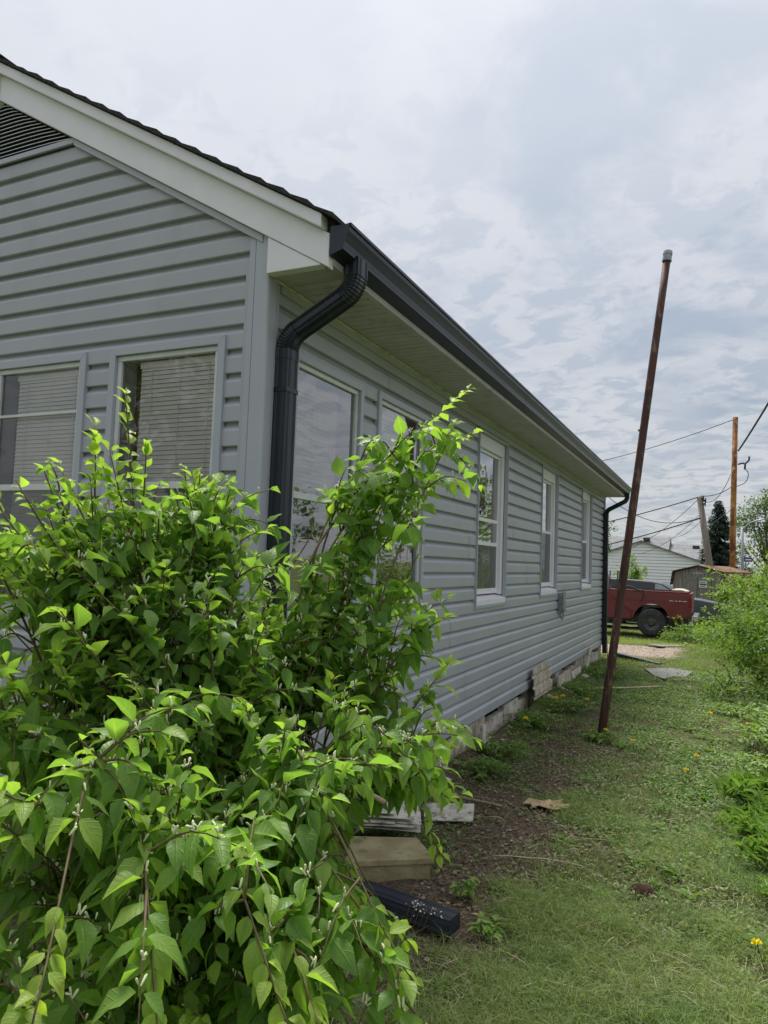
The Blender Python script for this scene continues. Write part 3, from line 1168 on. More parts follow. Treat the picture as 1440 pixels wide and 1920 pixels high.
# leaning rusty pole
pole = thing('pole', 'tall rusty brown steel pole leaning in the grass beside the house', 'pole', at_ground(.856, 4.355))
base, top = np.array([.856, 4.355, -.25]), np.array([1.397, 4.80, 4.74])
m = MB()
cap0 = base + (top - base) * .982
m.tube([base + (cap0 - base) * t for t in np.linspace(0, 1, 9)], np.linspace(.040, .036, 9) * (1 + .02 * np.sin(np.arange(9) * 2.3)), 14)
m.build('shaft', M['rustpole'], pole, smooth=True)
m = MB()
ax = top - base
ax /= np.linalg.norm(ax)
m.tube([cap0 - ax * .02, cap0 + ax * .005, cap0 + ax * .006, cap0 + ax * .05, cap0 + ax * .051, cap0 + ax * .085],
       [.046, .046, .042, .042, .046, .042], 14)
m.build('cap', M['galv'], pole, smooth=False)
m = MB()
mid = base + ax * 3.2
m.tube([mid - np.array([.05, 0, 0]), mid - np.array([.03, 0, 0])], .012, 6)
m.build('bolt', M['steel'], pole)


def curve3(pts, n=24):
    """Catmull-Rom through points"""
    P = np.array(pts, float)
    P = np.vstack([2 * P[0] - P[1], P, 2 * P[-1] - P[-2]])
    out = []
    segs = len(P) - 3
    for i in range(segs):
        p0, p1, p2, p3 = P[i:i + 4]
        for t in np.linspace(0, 1, max(2, n // segs), endpoint=i == segs - 1):
            out.append(.5 * ((2 * p1) + (-p0 + p2) * t + (2 * p0 - 5 * p1 + 4 * p2 - p3) * t * t + (-p0 + 3 * p1 - 3 * p2 + p3) * t ** 3))
    return np.array(out)


# thin bare vine stem by the pole
m = MB()
m.tube(curve3([(.93, 4.33, -.02), (.95, 4.36, .35), (.93, 4.38, .7), (.915, 4.42, .95)]), .004, 5)
tag(m.build('vine', M['twig'], smooth=True), 'thin dead vine stem standing against the rusty pole', 'vine')

# slab and the pile of old siding on it


def prism_thing(name, poly, h, m_, label, cat, par=None, bev=.004):
    z0 = float(gz(poly[0][0], poly[0][1]))
    o = MB().prism([(x, y, z) for x, y, z in poly][::-1], (0, 0, h)).build(name, m_, par)
    bevel(o, bev)
    if label:
        tag(o, label, cat)
    return o


slab = thing('wooden_platform', 'mossy yellowish wooden slab lying flat on the soil under the bush', 'wooden slab', (.25, .95, 0))
prism_thing('top_board', [(.0, .785, .075), (.423, 1.002, .075), (.602, .796, .075), (.181, .50, .075), (.09, .55, .075)], .03, M['wood'], None, None, slab)
prism_thing('side_board', [(.02, .78, -.01), (.415, .985, -.01), (.582, .795, -.01), (.185, .515, -.01), (.105, .56, -.01)], .0845, M['wood'], None, None, slab)


def lap_piece(L, W_, th, laps=2, bend=0.0):
    """a scrap of old double-lap siding, lying in local xy (length x, width y)"""
    m = MB()
    pr = []
    for k in range(laps):
        o = k * W_ / laps
        pr += [(o, 0), (o + W_ / laps * .62, .004), (o + W_ / laps * .75, .018), (o + W_ / laps * .99, .019)]
    pr = np.array(pr)
    nseg = 5
    v = []
    for i in range(nseg + 1):
        x = L * i / nseg
        zb = bend * math.sin(math.pi * i / nseg)
        for y_, z_ in pr:
            v.append((x, y_, z_ + zb))
    k = len(pr)
    nv = len(v)
    v2 = [(x, y_, z_ + th) for x, y_, z_ in v]
    f = []
    for i in range(nseg):
        for j in range(k - 1):
            a = i * k + j
            f.append((a, a + k, a + k + 1, a + 1))
            f.append((a + nv, a + nv + 1, a + nv + k + 1, a + nv + k))
    for i in range(nseg):
        for j in (0, k - 1):
            a = i * k + j
            f.append((a, a + nv, a + nv + k, a + k))
    for i in (0, nseg):
        for j in range(k - 1):
            a = i * k + j
            f.append((a, a + 1, a + 1 + nv, a + nv))
    m.add(v + v2, f)
    return m


for k in range(6):
    o = lap_piece(.55 - .05 * (k % 3), .30, .004, 2, .006).build('siding_scrap', M['scrapw'])
    o.location = (-.10 + .03 * math.sin(k * 2.2), .86 + .02 * math.cos(k * 1.7), .107 + .014 * k)
    o.rotation_euler = (R_(2 * math.sin(k)), R_(1.5 * math.cos(k * 2)), R_(24 + 7 * math.sin(k * 3.1)))
    tag(o, ('lowest', 'second lowest', 'third lowest', 'third topmost', 'second topmost', 'topmost')[k] + ' dirty white siding scrap of the pile stacked on the mossy slab', 'siding scrap', 'old siding scraps stacked on the slab')
# loose white scraps further along the wall
for (x, y_, rz, L, lab) in ((-.02, 1.62, 75, .5, 'dirty white siding scrap on the soil behind the mossy slab'), (.14, 1.5, 15, .30, 'short dirty white siding scrap leaning out from the wall foot')):
    o = lap_piece(L, .2, .004).build('siding_scrap', M['scrapw'])
    o.location = at_ground(x + .12, y_, .02)
    o.rotation_euler = (R_(6), R_(-4), R_(rz))
    tag(o, lab, 'siding scrap')
# stained piece leaning on the wall
o = lap_piece(.86, .34, .006, 3).build('siding_scrap', M['scrap'])
o.rotation_euler = (R_(-97), 0, R_(90))
o.location = (.055, 5.14, .47)
tag(o, 'brown stained scrap of old siding propped against the bottom of the long wall', 'siding scrap')
for (y0, y1, za, zb, th, lab) in ((6.5, 7.25, .02, .21, .03, 'pale stained siding offcut along the wall foot past the brown stained scrap'),
                                  (7.35, 8.05, .03, .16, .035, 'white trim offcut along the wall foot below the far window')):
    m = MB()
    m.prism([(.03, y0, za), (.05, y0, zb), (.062, y0, zb), (.055 + th, y0, za)], (0, y1 - y0, 0))
    o = m.build('trim_offcut', M['scrap'] if y0 < 7 else M['scrapw'])
    bevel(o, .004)
    tag(o, lab, 'offcut')
m = MB()
m.prism([(.10, 8.15, .0), (.10, 8.27, .0), (.03, 9.2, .33), (.03, 9.08, .35)], (.016, 0, .004))
tag(m.build('trim_offcut', M['scrapw']), 'long white trim board leaning slantwise at the far corner of the house', 'offcut')
m = MB()
m.prism([(.05, 3.3, -.02), (.05, 3.42, -.02), (.05, 3.42, .2), (.05, 3.3, .22)][::-1], (.02, 0, 0))
m.prism([(.05, 3.44, -.02), (.05, 3.75, -.02), (.05, 3.75, .05), (.05, 3.44, .06)][::-1], (.03, 0, 0))
o = m.build('trim_offcut', M['scrapw'])
tag(o, 'broken white trim corner standing at the wall foot before the brown stained scrap', 'offcut')


# black drain pipes lying on the ground
def drain(a, b, wx, wy, label):
    a, b = np.array(a), np.array(b)
    d = b - a
    L = np.linalg.norm(d)
    sec = ribbed(wx, wy)
    m = MB()
    ang = math.atan2(d[1], d[0])
    pts = np.linspace(0, L, 4)
    vs = []
    for x in pts:
        p = a + d * x / L
        vs.append(np.stack([p[0] - math.sin(ang) * sec[:, 1], p[1] + math.cos(ang) * sec[:, 1], p[2] + sec[:, 0]], 1))
    k = len(sec)
    f = []
    for i in range(3):
        for j in range(k):
            q = (j + 1) % k
            f.append((i * k + j, (i + 1) * k + j, (i + 1) * k + q, i * k + q))
    f.append([3 * k + j for j in range(k)])
    m.add(np.vstack(vs), f)
    return tag(m.build('drain_pipe', M['drain']), label, 'drain pipe')


drain((.03, .47, .05), (.87, .34, .045), .07, .10, 'black ribbed drain pipe lying on the ground under the bush near the corner')
drain((.12, 10.84, .07), (1.0, 10.02, .03), .075, .10, 'black drain pipe lying on the grass at the far corner of the house')

# boards on the ground
for (poly, label) in (([(.45, 13.5), (.78, 13.45), (1.22, 14.75), (.98, 15.05), (.82, 14.6)], 'long grey weathered board lying at the edge of the bare dirt'),
                      ([(.82, 9.3), (1.0, 8.75), (1.16, 8.45), (1.24, 8.8), (1.42, 8.9), (1.5, 9.5), (1.2, 9.62)], 'broken grey board with splintered edge on the grass beside the drain pipe')):
    pl = [(x, y_, float(gz(x, y_)) + .02 + .012 * math.sin(3 * x)) for x, y_ in poly]
    o = MB().prism(pl[::-1], (0, 0, .02)).build('grey_board', M['greyboard'])
    tag(o, label, 'board')
# bare dirt edge stones / torn cardboard
m = MB()
v = []
for a in range(6):
    for b in range(4):
        px_, py_ = (a / 5 - .5) * .27, (b / 3 - .5) * .17
        px_ += .03 * math.sin(b * 2.7 + a) * (a in (0, 5))
        py_ += .022 * math.sin(a * 1.9) * (b in (0, 3))
        X_, Y_ = .86 + px_ * .82 - py_ * .57, 2.17 + px_ * .57 + py_ * .82
        v.append((X_, Y_, float(gz(X_, Y_)) + .028 + .010 * math.sin(a * 1.3 + b * 2.1) + (.016 if (a, b) in ((2, 1), (3, 2)) else 0)))
m.add(v, [(a * 4 + b, a * 4 + 4 + b, a * 4 + 5 + b, a * 4 + 1 + b) for a in range(5) for b in range(3)])
o = m.build('cardboard_piece', M['card'])
sm_ = o.modifiers.new('solid', 'SOLIDIFY')
sm_.thickness = .004
tag(o, 'torn crumpled brown cardboard piece lying on the bare soil', 'cardboard')
# rusty lump
m = MB()
for a in range(1):
    th = np.linspace(0, 2 * math.pi, 9)[:-1]
    v = [(1.545, 1.185, float(gz(1.54, 1.18)) + .05)]
    for r_, z_ in ((.035, .04), (.055, .0)):
        v += [(1.545 + r_ * math.cos(t) * 1.3, 1.185 + r_ * math.sin(t) * (1 + .2 * math.sin(3 * t)), float(gz(1.54, 1.18)) + z_) for t in th]
    f = [(0, 1 + i, 1 + (i + 1) % 8) for i in range(8)] + [(1 + i, 9 + i, 9 + (i + 1) % 8, 1 + (i + 1) % 8) for i in range(8)]
    m.add(v, f)
tag(m.build('rusty_lump', M['rust'], smooth=True), 'small dark rusty lump lying in the trodden grass', 'lump')

# straw stalks and sticks on the ground
sticks = [((.86, .568), (.975, .53), .006, 'short pale straw stalk beside the end of the drain pipe'),
          ((.774, 1.19), (1.26, 1.279), .0035, 'long pale straw stalk across the soil beside the mossy slab'),
          ((1.20, .16), (1.45, .185), .0045, 'pale straw stalk in the near grass, meeting a forked one'),
          ((1.44, .19), (1.54, .265), .0035, 'forked pale straw stalk in the near grass'),
          ((1.70, .29), (1.85, .325), .0035, 'thin pale stalk alone in the near grass to the right of the forked one'),
          ((1.05, .33), (1.22, .24), .003, 'thin bent straw stalk in the grass before the drain pipe'),
          ((.40, 6.95), (1.15, 7.64), .016, 'long pale pole lying on the grass behind the rusty pole'),
          ((.95, .72), (1.05, .80), .003, 'short straw sliver on the soil, nearest the mossy slab'),
          ((.98, .52), (1.03, .60), .003, 'tiny straw bit on the grass past the drain pipe end'),
          ((.15, 2.02), (.62, 1.95), .012, 'dead grey stick lying on the soil by the wall foot'),
          ((.58, 1.75), (.72, 1.70), .004, 'thin dark stick on the bare soil near the torn cardboard'),
          ((1.1, 1.6), (1.35, 1.75), .002, 'thin straw thread lying on the trodden grass'),
          ((1.3, .62), (1.42, .78), .0025, 'thin straw stalk beside the rusty lump')]
for (a, b, r_, lab) in sticks:
    n_ = 6
    pts = []
    for t in np.linspace(0, 1, n_):
        x, y_ = a[0] + (b[0] - a[0]) * t, a[1] + (b[1] - a[1]) * t
        x += .012 * math.sin(t * 5 + a[0] * 9) * min(1, r_ / .004)
        pts.append((x, y_, float(gz(x, y_)) + r_ + .012 + .015 * math.sin(t * 3.1) * (r_ < .01)))
    m = MB()
    m.tube(pts, np.linspace(r_, r_ * .7, n_), 6)
    tag(m.build('dry_stalk', M['deadwood'] if r_ in (.012,) else M['straw'], smooth=True), lab, 'dry stalk')


# ------------------------------------------------------------------ background vehicles
def wheel(x, y0, z, R, w, par, vis=1):
    W = MB()
    # tyre as a lathe around the y axis
    prof = [(R * .55, 0), (R * .80, -.012), (R * .95, 0.0), (R, .04), (R, w - .04), (R * .95, w), (R * .55, w)]
    n = 28
    v = []
    for i in range(n):
        a = 2 * math.pi * i / n
        for r_, yy in prof:
            v.append((x + r_ * math.cos(a), y0 + yy, z + r_ * math.sin(a)))
    k = len(prof)
    f = []
    for i in range(n):
        for j in range(k - 1):
            b_ = (i + 1) % n
            f.append((i * k + j, b_ * k + j, b_ * k + j + 1, i * k + j + 1))
    W.add(v, f)
    ob = W.build('wheel', M['tyre'], par, smooth=True)
    m = MB()
    prof = [(0.0, -.015), (R * .17, -.015), (R * .2, .01), (R * .30, .035), (R * .36, .03), (R * .5, .012), (R * .555, .0)]
    v = []
    for i in range(n):
        a = 2 * math.pi * i / n
        for r_, yy in prof:
            v.append((x + r_ * math.cos(a), y0 + yy, z + r_ * math.sin(a)))
    k = len(prof)
    f = []
    for i in range(n):
        for j in range(k - 1):
            b_ = (i + 1) % n
            f.append((i * k + j, b_ * k + j, b_ * k + j + 1, i * k + j + 1))
    m.add(v, f)
    m.build('rim', M['steel'], ob)
    return ob


def arch(x, z, r_, n, a0=0, a1=math.pi):
    return [(x + r_ * math.cos(t), z + r_ * math.sin(t)) for t in np.linspace(a0, a1, n)]


truck = thing('pickup_truck', 'faded dark red pickup truck parked on the grass beyond the house', 'pickup truck', (0, 19.5, -.3))
TY = 18.62
wx_, wz_, WR = .148, .13, .385
# bed side with the wheel arch cut out
rail = .985
tail = 1.165
pts = [(-1.12, .20), (wx_ - .52, .20)] + [(wx_ - .52, .30)] + arch(wx_, .18, .47, 11, math.pi * .93, math.pi * .07) + [(wx_ + .52, .30), (wx_ + .53, .22), (tail - .02, .30), (tail, .40), (tail + .01, .80), (tail - .02, .93), (tail - .05, rail), (-1.12, rail)]
m = MB()
m.prism([(x, TY + .03 * (z < .35) + (0.02 if z > .95 else 0), z) for x, z in pts], (0, .06, 0))
o = m.build('bed_side', M['red'], truck)
bevel(o, .012, 2)
o = MB().prism([(x, TY + 1.86, z) for x, z in pts], (0, .05, 0)).build('bed_side', M['red'], truck)
m = MB()
m.box((-1.1, TY + .1, .55), (tail - .03, TY + 1.85, .60))
m.box((-1.1, TY + .1, .6), (-1.06, TY + 1.85, rail))
m.box((-1.0, TY + .35, .12), (tail - .2, TY + .5, .35))
m.box((-1.0, TY + 1.4, .12), (tail - .2, TY + 1.55, .35))
m.box((-.1, TY + .3, .08), (.4, TY + 1.6, .22))
m.build('bed_floor', M['steel'], truck)
o = MB().box((tail - .05, TY + .081, .42), (tail + .004, TY + 1.855, rail - .01)).build('tailgate', M['red'], truck)
bevel(o, .01)
o = MB().box((tail - .0, TY + .05, .22), (tail + .16, TY + 1.85, .38)).build('bumper', M['chrome'], truck)
bevel(o, .02)
o = MB().prism([(tail - .075, TY - .004, .60), (tail + .016, TY - .004, .60), (tail + .014, TY - .004, .86), (tail - .06, TY - .004, .90)], (0, .07, 0)).build('tail_light', M['lampred'], truck)
bevel(o, .01)
# rail cap and crease
o = MB().box((-1.12, TY + .005, rail + .001), (tail - .06, TY + .10, rail + .02)).build('bed_rail', M['red'], truck)
bevel(o, .006)
o = MB().box((-1.11, TY - .006, .735), (tail - .08, TY - .001, .745)).build('body_crease', M['red'], truck)
# flared wheel lip
m = MB()
A, B = arch(wx_, .18, .475, 15, math.pi * .95, math.pi * .05), arch(wx_, .18, .525, 15, math.pi * .95, math.pi * .05)
m.prism([(x, TY - .02, z) for x, z in A] + [(x, TY - .02, z) for x, z in B[::-1]], (0, .03, 0))
o = m.build('wheel_lip', M['red'], truck)
m = MB()
A2 = arch(wx_, .18, .465, 13, math.pi * .95, math.pi * .05)
m.sheet([(x, 0, z) for x, z in A2], (0, TY + .09, 0), (0, TY + .5, 0))
m.build('wheel_well', M['dark'], truck)
# fuel cap
m = MB()
m.tube([(-.62, TY - .003, .80), (-.62, TY + .004, .80)], .085, 18)
m.build('fuel_cap', M['red'], truck)
# pale script and decal on the rear quarter
m = MB()
xx = .60
i = 0
for wv in (.03, .025, .028, .03, 0, .05, .035, .03, .035, .03, .04, .03):
    if wv:
        m.box((xx, TY - .004, .735 - .006 * (i % 2) + .012), (xx + wv * .8, TY - .0015, .757 + .008 * ((i * 2) % 3)))
    xx += wv + .006 if wv else .03
    i += 1
m.build('lettering', M['signwhite'], truck)
wheel(wx_, TY + .03, wz_, WR, .26, truck)
wheel(wx_, TY + 1.58, wz_, WR, .26, truck)
wheel(-3.45, TY + .03, wz_, WR, .26, truck)
wheel(-3.45, TY + 1.58, wz_, WR, .26, truck)
m = MB()
cabp = [(-4.5, .25), (-1.16, .22), (-1.16, 1.0), (-1.28, 1.5), (-1.55, 1.56), (-2.6, 1.52), (-3.1, 1.05), (-4.4, .92), (-4.55, .7)]
m.prism([(x, TY + .04, z) for x, z in cabp], (0, 1.84, 0))
bevel(m.build('cab', M['red'], truck), .03)
m = MB()
m.prism([(x, TY + .034, z) for x, z in [(-2.95, 1.04), (-1.45, 1.04), (-1.5, 1.46), (-2.55, 1.45)]], (0, .004, 0))
m.build('cab_window', M['carglass'], truck)
for x in (-.98, -.77):
    MB().tube([(x, TY + .05, rail), (x + .015, TY + .06, 1.52)], .018, 7).build('stake_post', M['steel'], truck)
m = MB()
m.tube(curve3([(-.28, TY + .02, 1.02), (-.15, TY - .02, 1.0), (-.05, TY - .03, .92), (-.12, TY - .03, .70)]), .012, 6)
m.build('strap', M['cable'], truck, smooth=True)
m = MB()
m.tube(curve3([(-.75, TY + .04, 1.03), (-.55, TY + .02, 1.10), (-.35, TY + .02, 1.08), (-.2, TY + .02, 1.015), (-.05, TY + .03, 1.02)]), .022, 7)
m.build('hose', M['cable'], truck, smooth=True)


def car(name, label, y0, prof, glass, hoodx, wheels, body, m_hood, width=1.78, gz0=-.45, extra=None):
    t = thing(name, label, 'car', (0, y0, gz0))
    n = len(prof)
    m = MB()
    v = []
    ins = []
    for x, z in prof:
        i_ = .0 if z < 1.0 + gz0 + .45 - .1 else .10 * min(1, (z - .9) / .45 + .2)
        ins.append(i_)
    for yy, s in ((y0, 1), (y0 + width, -1)):
        for (x, z), i_ in zip(prof, ins):
            v.append((x, yy + s * i_, z))
    m.add(v, [list(range(n)), list(range(2 * n - 1, n - 1, -1))] + [(i, i + n, (i + 1) % n + n, (i + 1) % n) for i in range(n)])
    bevel(m.build('body', body, t), .03)
    for k, (g, mm) in enumerate(glass):
        m = MB()
        m.prism([(x, y0 + .0 + .10 * min(1, max(0, (z - .9) / .45 + .2)) - .012, z) for x, z in g], (0, .006, 0))
        m.build('side_window', mm, t)
    if m_hood is not None:
        m = MB()
        hp = hoodx
        m.prism([(x, y0 + .05, z) for x, z in hp], (0, width - .1, 0))
        bevel(m.build('hood', m_hood, t), .02)
    for x in wheels:
        wheel(x, y0 + .02, gz0 + .33, .33, .2, t)
        wheel(x, y0 + width - .22, gz0 + .33, .33, .2, t)
    return t


car('station_wagon', 'dark wagon with cream hood parked behind the red pickup truck', 22.5,
    [(-3.6, -.15), (.95, -.15), (.98, .5), (.93, .84), (.62, .93), (.48, .95), (.16, 1.14), (-.2, 1.2), (-1.2, 1.25), (-2.6, 1.24), (-3.4, 1.0), (-3.65, .6)],
    [([(-1.9, .98), (-1.12, .98), (-1.12, 1.19), (-1.85, 1.18)], M['carglass']), ([(-1.08, .97), (-.12, .97), (-.12, 1.15), (-1.08, 1.19)], M['carglass']),
     ([(-.06, .96), (.38, .955), (.10, 1.12), (-.06, 1.14)], M['paleglass'])],
    [(.42, .955), (.50, .98), (.72, .985), (.90, .93), (.955, .85), (.955, .80), (.42, .80)], [-2.7, .2], M['darkcar'], M['cream'])
car('sedan', 'dark grey car half hidden by the hedge in front of the shed', 26.0,
    [(-2.7, -.2), (2.1, -.25), (2.15, .15), (2.05, .42), (1.2, .56), (.55, .62), (-.15, .95), (-1.3, .98), (-2.1, .65), (-2.7, .55)],
    [([(-1.2, .66), (.3, .64), (-.15, .88), (-1.1, .9)], M['carglass'])],
    None, [-1.7, 1.3], M['greycar'], None, 1.75, -.55)
o = [c for c in bpy.data.objects if c.name.startswith('sedan')][0]
m = MB()
m.box((1.22, 25.965, .20), (1.42, 25.99, .30))
bevel(m.build('headlight', M['chrome'], o), .01)

# ------------------------------------------------------------------ shed
SY = 37.0
SHED_TURN = R_(-24)
shed = thing('shed', 'old grey wooden barn shed with rusty brown gambrel roof', 'shed', (1.0, SY, -.6))
zz0 = -.65
out = [(-.30, 1.56), (.86, 1.87), (2.03, 1.575)]
# wall outline points scaled to SY
wl = [(-.385, zz0), (2.11, zz0), (2.11, .9), (2.03, 1.565), (.87, 1.86), (-.30, 1.55), (-.385, .9)]
xs = np.arange(-.38, 2.12, .155)


def top_z(x):
    if x < -.30:
        return .9 + (x + .385) / .085 * .65
    if x < .87:
        return 1.55 + (x + .30) / 1.17 * .31
    if x < 2.03:
        return 1.86 - (x - .87) / 1.16 * .295
    return max(.9, 1.565 - (x - 2.03) / .08 * .66)


for k in range(len(xs) - 1):
    a, b = xs[k], xs[k + 1] - .012
    d = random.uniform(0, .012)
    zs_ = [(a, zz0), (b, zz0), (b, top_z(b) - .01)] + ([(.87, 1.85)] if a < .87 < b else []) + [(a, top_z(a) - .01)]
    MB().prism([(x, SY - d, z) for x, z in zs_], (0, .03, 0)).build('wall_board', M['greywood'], shed)
m = MB()
m.prism([(x, SY + .035, z - .02) for x, z in wl], (0, 3.2, 0))
m.build('wall', M['greywood'], shed)
# doors with chamfered tops, battens
for (x0, x1, ch) in ((.19, .80, 1), (.86, 1.47, -1)):
    zt, zb_ = 1.33, zz0 + .12
    c_ = .2
    pl = [(x0, zb_), (x1, zb_), (x1, zt), (x0 + c_, zt), (x0, zt - c_)] if ch == 1 else [(x0, zb_), (x1, zb_), (x1, zt - c_), (x1 - c_, zt), (x0, zt)]
    door = MB().prism([(x, SY - .030, z) for x, z in pl], (0, .022, 0)).build('door', M['greywood'], shed)
    q = pl
    for i in range(len(q)):
        a, b = np.array(q[i]), np.array(q[(i + 1) % len(q)])
        cen = np.array([(x0 + x1) / 2, (zt + zb_) / 2])
        a2, b2 = a + (cen - a) * .16, b + (cen - b) * .16
        MB().prism([(p[0], SY - .045 - .002 * i, p[1]) for p in (a, b, b2, a2)], (0, .014, 0)).build('batten', M['greyboard'], door)
m = MB()
m.box((.93, SY - .058, .80), (1.28, SY - .047, 1.14))
sg_ = m.build('notice', M['signwhite'], shed)
for (za, zb_, x0, x1) in ((1.03, 1.10, .97, 1.24), (.84, .90, .98, 1.23)):
    m = MB()
    x = x0
    while x < x1 - .03:
        m.box((x, SY - .0605, za), (x + .026, SY - .0585, zb_))
        x += .042
    m.build('lettering', M['ink'], sg_)
MB().box((.95, SY - .061, .93), (1.26, SY - .0585, 1.0)).build('print_band', M['ink'], sg_)
# pale carved ornament over the doors
m = MB()
for x, z, w, h in ((.66, 1.50, .07, .05), (.76, 1.53, .05, .09), (.85, 1.50, .06, .06), (.94, 1.53, .05, .09), (1.02, 1.5, .07, .05)):
    m.prism([(x - w / 2, SY - .03, z), (x, SY - .03, z - h / 2), (x + w / 2, SY - .03, z), (x, SY - .03, z + h / 2)], (0, .02, 0))
m.build('ornament', M['signwhite'], shed)
m = MB()
m.prism([(.80, SY - .03, 1.72), (.87, SY - .03, 1.65), (.94, SY - .03, 1.72), (.87, SY - .03, 1.76)], (0, .02, 0))
m.build('ornament', M['steel'], shed)
# gambrel roof planes
rp = [(-.44, .88), (-.335, 1.575), (.87, 1.89), (2.07, 1.595), (2.17, .88)]
for i in range(4):
    a, b = np.array(rp[i]), np.array(rp[i + 1])
    d = b - a
    nrm = np.array([-d[1], d[0]]) / np.linalg.norm(d) * .035
    a2, b2 = a + d * .004, b - d * .004
    pl = [a2, b2, b2 + nrm, a2 + nrm]
    MB().prism([(p[0], SY - .10, p[1]) for p in pl], (0, 3.5, 0)).build('roof_plane', M['shedroof'], shed)
    MB().prism([(p[0], SY - .125, p[1] - .04) for p in pl], (0, .024, 0)).build('roof_edge', M['dark'], shed)

shed.rotation_euler.z = SHED_TURN
shed.scale = (1.08, 1.0, 1.0)

# ------------------------------------------------------------------ white house far off
HY = 55.0
fh = thing('white_house', 'white clapboard house with grey shingle roof behind the shed', 'house', (-2, HY, -.6))


def sc(x, z, y0):     # helper used while measuring: spread positions from the eye line at distance y0
    k = (HY - CAM[1]) / (y0 - CAM[1])
    return (CAM[0] + (x - CAM[0]) * k, CAM[2] + (z - CAM[2]) * k)


pk = sc(-2.521, 3.30, 44)
er = sc(1.10, 2.06, 44)
sl_ = (pk[1] - er[1]) / (er[0] - pk[0])
el = (pk[0] - (er[0] - pk[0]), er[1])
zb_ = -.7
z = zb_
k = 0
while z < pk[1] - .05:
    z1 = min(z + .215, pk[1] - .02)
    def xat(zz):
        return min(er[0] - .25, pk[0] + (pk[1] - zz) / sl_)
    xa, xb_ = xat(z), xat(z1)
    pl = [(2 * pk[0] - xa, HY, z), (xa, HY, z), (xb_, HY - .0, z1), (2 * pk[0] - xb_, HY - .0, z1)]
    pl = [(p[0], p[1] - (.04 if i < 2 else 0.0), p[2]) for i, p in enumerate(pl)]
    MB().prism(pl, (0, .05, 0)).build('siding_board', M['farwhite'], fh)
    z += .235
m = MB()
m.box((el[0] + .3, HY + .06, zb_), (er[0] - .3, HY + 8, er[1] - .15))
m.build('wall', M['farwhite'], fh)
MB().prism([(el[0] + .3, HY + .052, zb_), (er[0] - .3, HY + .052, zb_), (er[0] - .3, HY + .052, er[1] - .1), (pk[0], HY + .052, pk[1] - .1), (el[0] + .3, HY + .052, er[1] - .1)], (0, .005, 0)).build('lap_shadow_sheet', M['galv'], fh)  # grey sheet added so the board gaps read as dark shadow lines
for s in (1, -1):
    p0 = (pk[0], pk[1])
    p1 = (pk[0] + s * (er[0] - pk[0] + .1), pk[1] - sl_ * (er[0] - pk[0] + .1))
    pl = [(p0[0] + s * .002, HY - .25, p0[1]), (p1[0], HY - .25, p1[1]), (p1[0], HY - .25, p1[1] + .09), (p0[0] + s * .002, HY - .25, p0[1] + .09)]
    if s == -1:
        pl = pl[::-1]
    MB().prism(pl, (0, 6, 0)).build('gable_roof', M['farroof'], fh)
# main roof behind: ridge runs across, two heights
r1l, r1r = sc(-7, 3.70, 44), sc(-1.092, 3.772, 44)
r2r = sc(.80, 3.329, 44)
e2 = sc(.86, 2.30, 44)
for (x0, x1, zr, name) in ((r1l[0], r1r[0], r1r[1], 'main_roof'), (r1r[0] + .01, r2r[0], r2r[1], 'lower_roof')):
    m = MB()
    ze = e2[1] - .02
    m.add([(x0, HY + .8, ze), (x1, HY + .8, ze), (x1, HY + 5, zr), (x0, HY + 5, zr), (x0, HY + 9.5, ze), (x1, HY + 9.5, ze)],
          [(0, 1, 2, 3), (3, 2, 5, 4), (1, 5, 2), (0, 3, 4)])
    m.build(name, M['farroof'], fh)
for (vx, vz, yy) in ((sc(-2.72, 3.52, 44)[0], sc(0, 3.60, 44)[1], HY + 4.1), (sc(.25, 3.1, 44)[0], sc(0, 3.14, 44)[1], HY + 4.0)):
    MB().box((vx, yy - .2, vz - .1), (vx + .5, yy + .2, vz + .12)).build('roof_vent', M['steel'], fh)

# ------------------------------------------------------------------ poles, wires, street lamp
up1 = thing('utility_pole', 'tall straight orange brown wooden utility pole behind the shed', 'utility pole', (2.42, 40.5, -.6))
m = MB()
m.tube([(2.448, 40.5, -.8), (2.46, 40.5, 4), (2.575, 40.5, 10.05)], [.165, .155, .135], 14)
m.build('shaft', M['utilwood'], up1, smooth=True)
m = MB()
m.tube(curve3([(2.70, 40.4, 7.45), (2.9, 40.35, 7.5), (3.05, 40.3, 7.48), (3.22, 40.3, 7.65), (3.24, 40.3, 7.85)]), .045, 7)
m.tube([(3.05, 40.3, 7.5), (3.03, 40.3, 7.15)], .05, 7)
m.build('bracket', M['cable'], up1, smooth=True)
m = MB()
m.tube(curve3([(3.05, 40.3, 7.2), (3.2, 40.3, 6.9), (3.05, 40.3, 6.45), (2.65, 40.35, 6.25)]), .02, 5)
m.build('lead_wire', M['cable'], up1, smooth=True)
up2 = thing('utility_pole', 'leaning weathered grey stub pole hung with wires before the spruce', 'utility pole', (1.55, 38.5, -.6))
m = MB()
m.tube([(1.63, 38.5, -.8), (1.36, 38.5, 1.87), (.855, 38.5, 5.52)], [.19, .175, .15], 12)
m.build('shaft', M['utilgrey'], up2, smooth=True)
m = MB()
for dx, dz in ((.12, .0), (.22, -.12), (.2, -.3)):
    m.tube([(.90 + dx - .1, 38.4, 5.4 + dz), (.93 + dx, 38.4, 5.45 + dz)], .05, 6)
    m.tube([(.93 + dx, 38.4, 5.3 + dz), (.93 + dx, 38.4, 5.55 + dz)], .035, 6)
m.build('insulator', M['cable'], up2)


def wire(a, b, sag, r_, label):
    a, b = np.array(a, float), np.array(b, float)
    pts = [a + (b - a) * t + np.array([0, 0, -sag * 4 * t * (1 - t)]) for t in np.linspace(0, 1, 18)]
    m = MB()
    m.tube(pts, r_, 5)
    return tag(m.build('cable', M['cable'], smooth=True), label, 'cable')


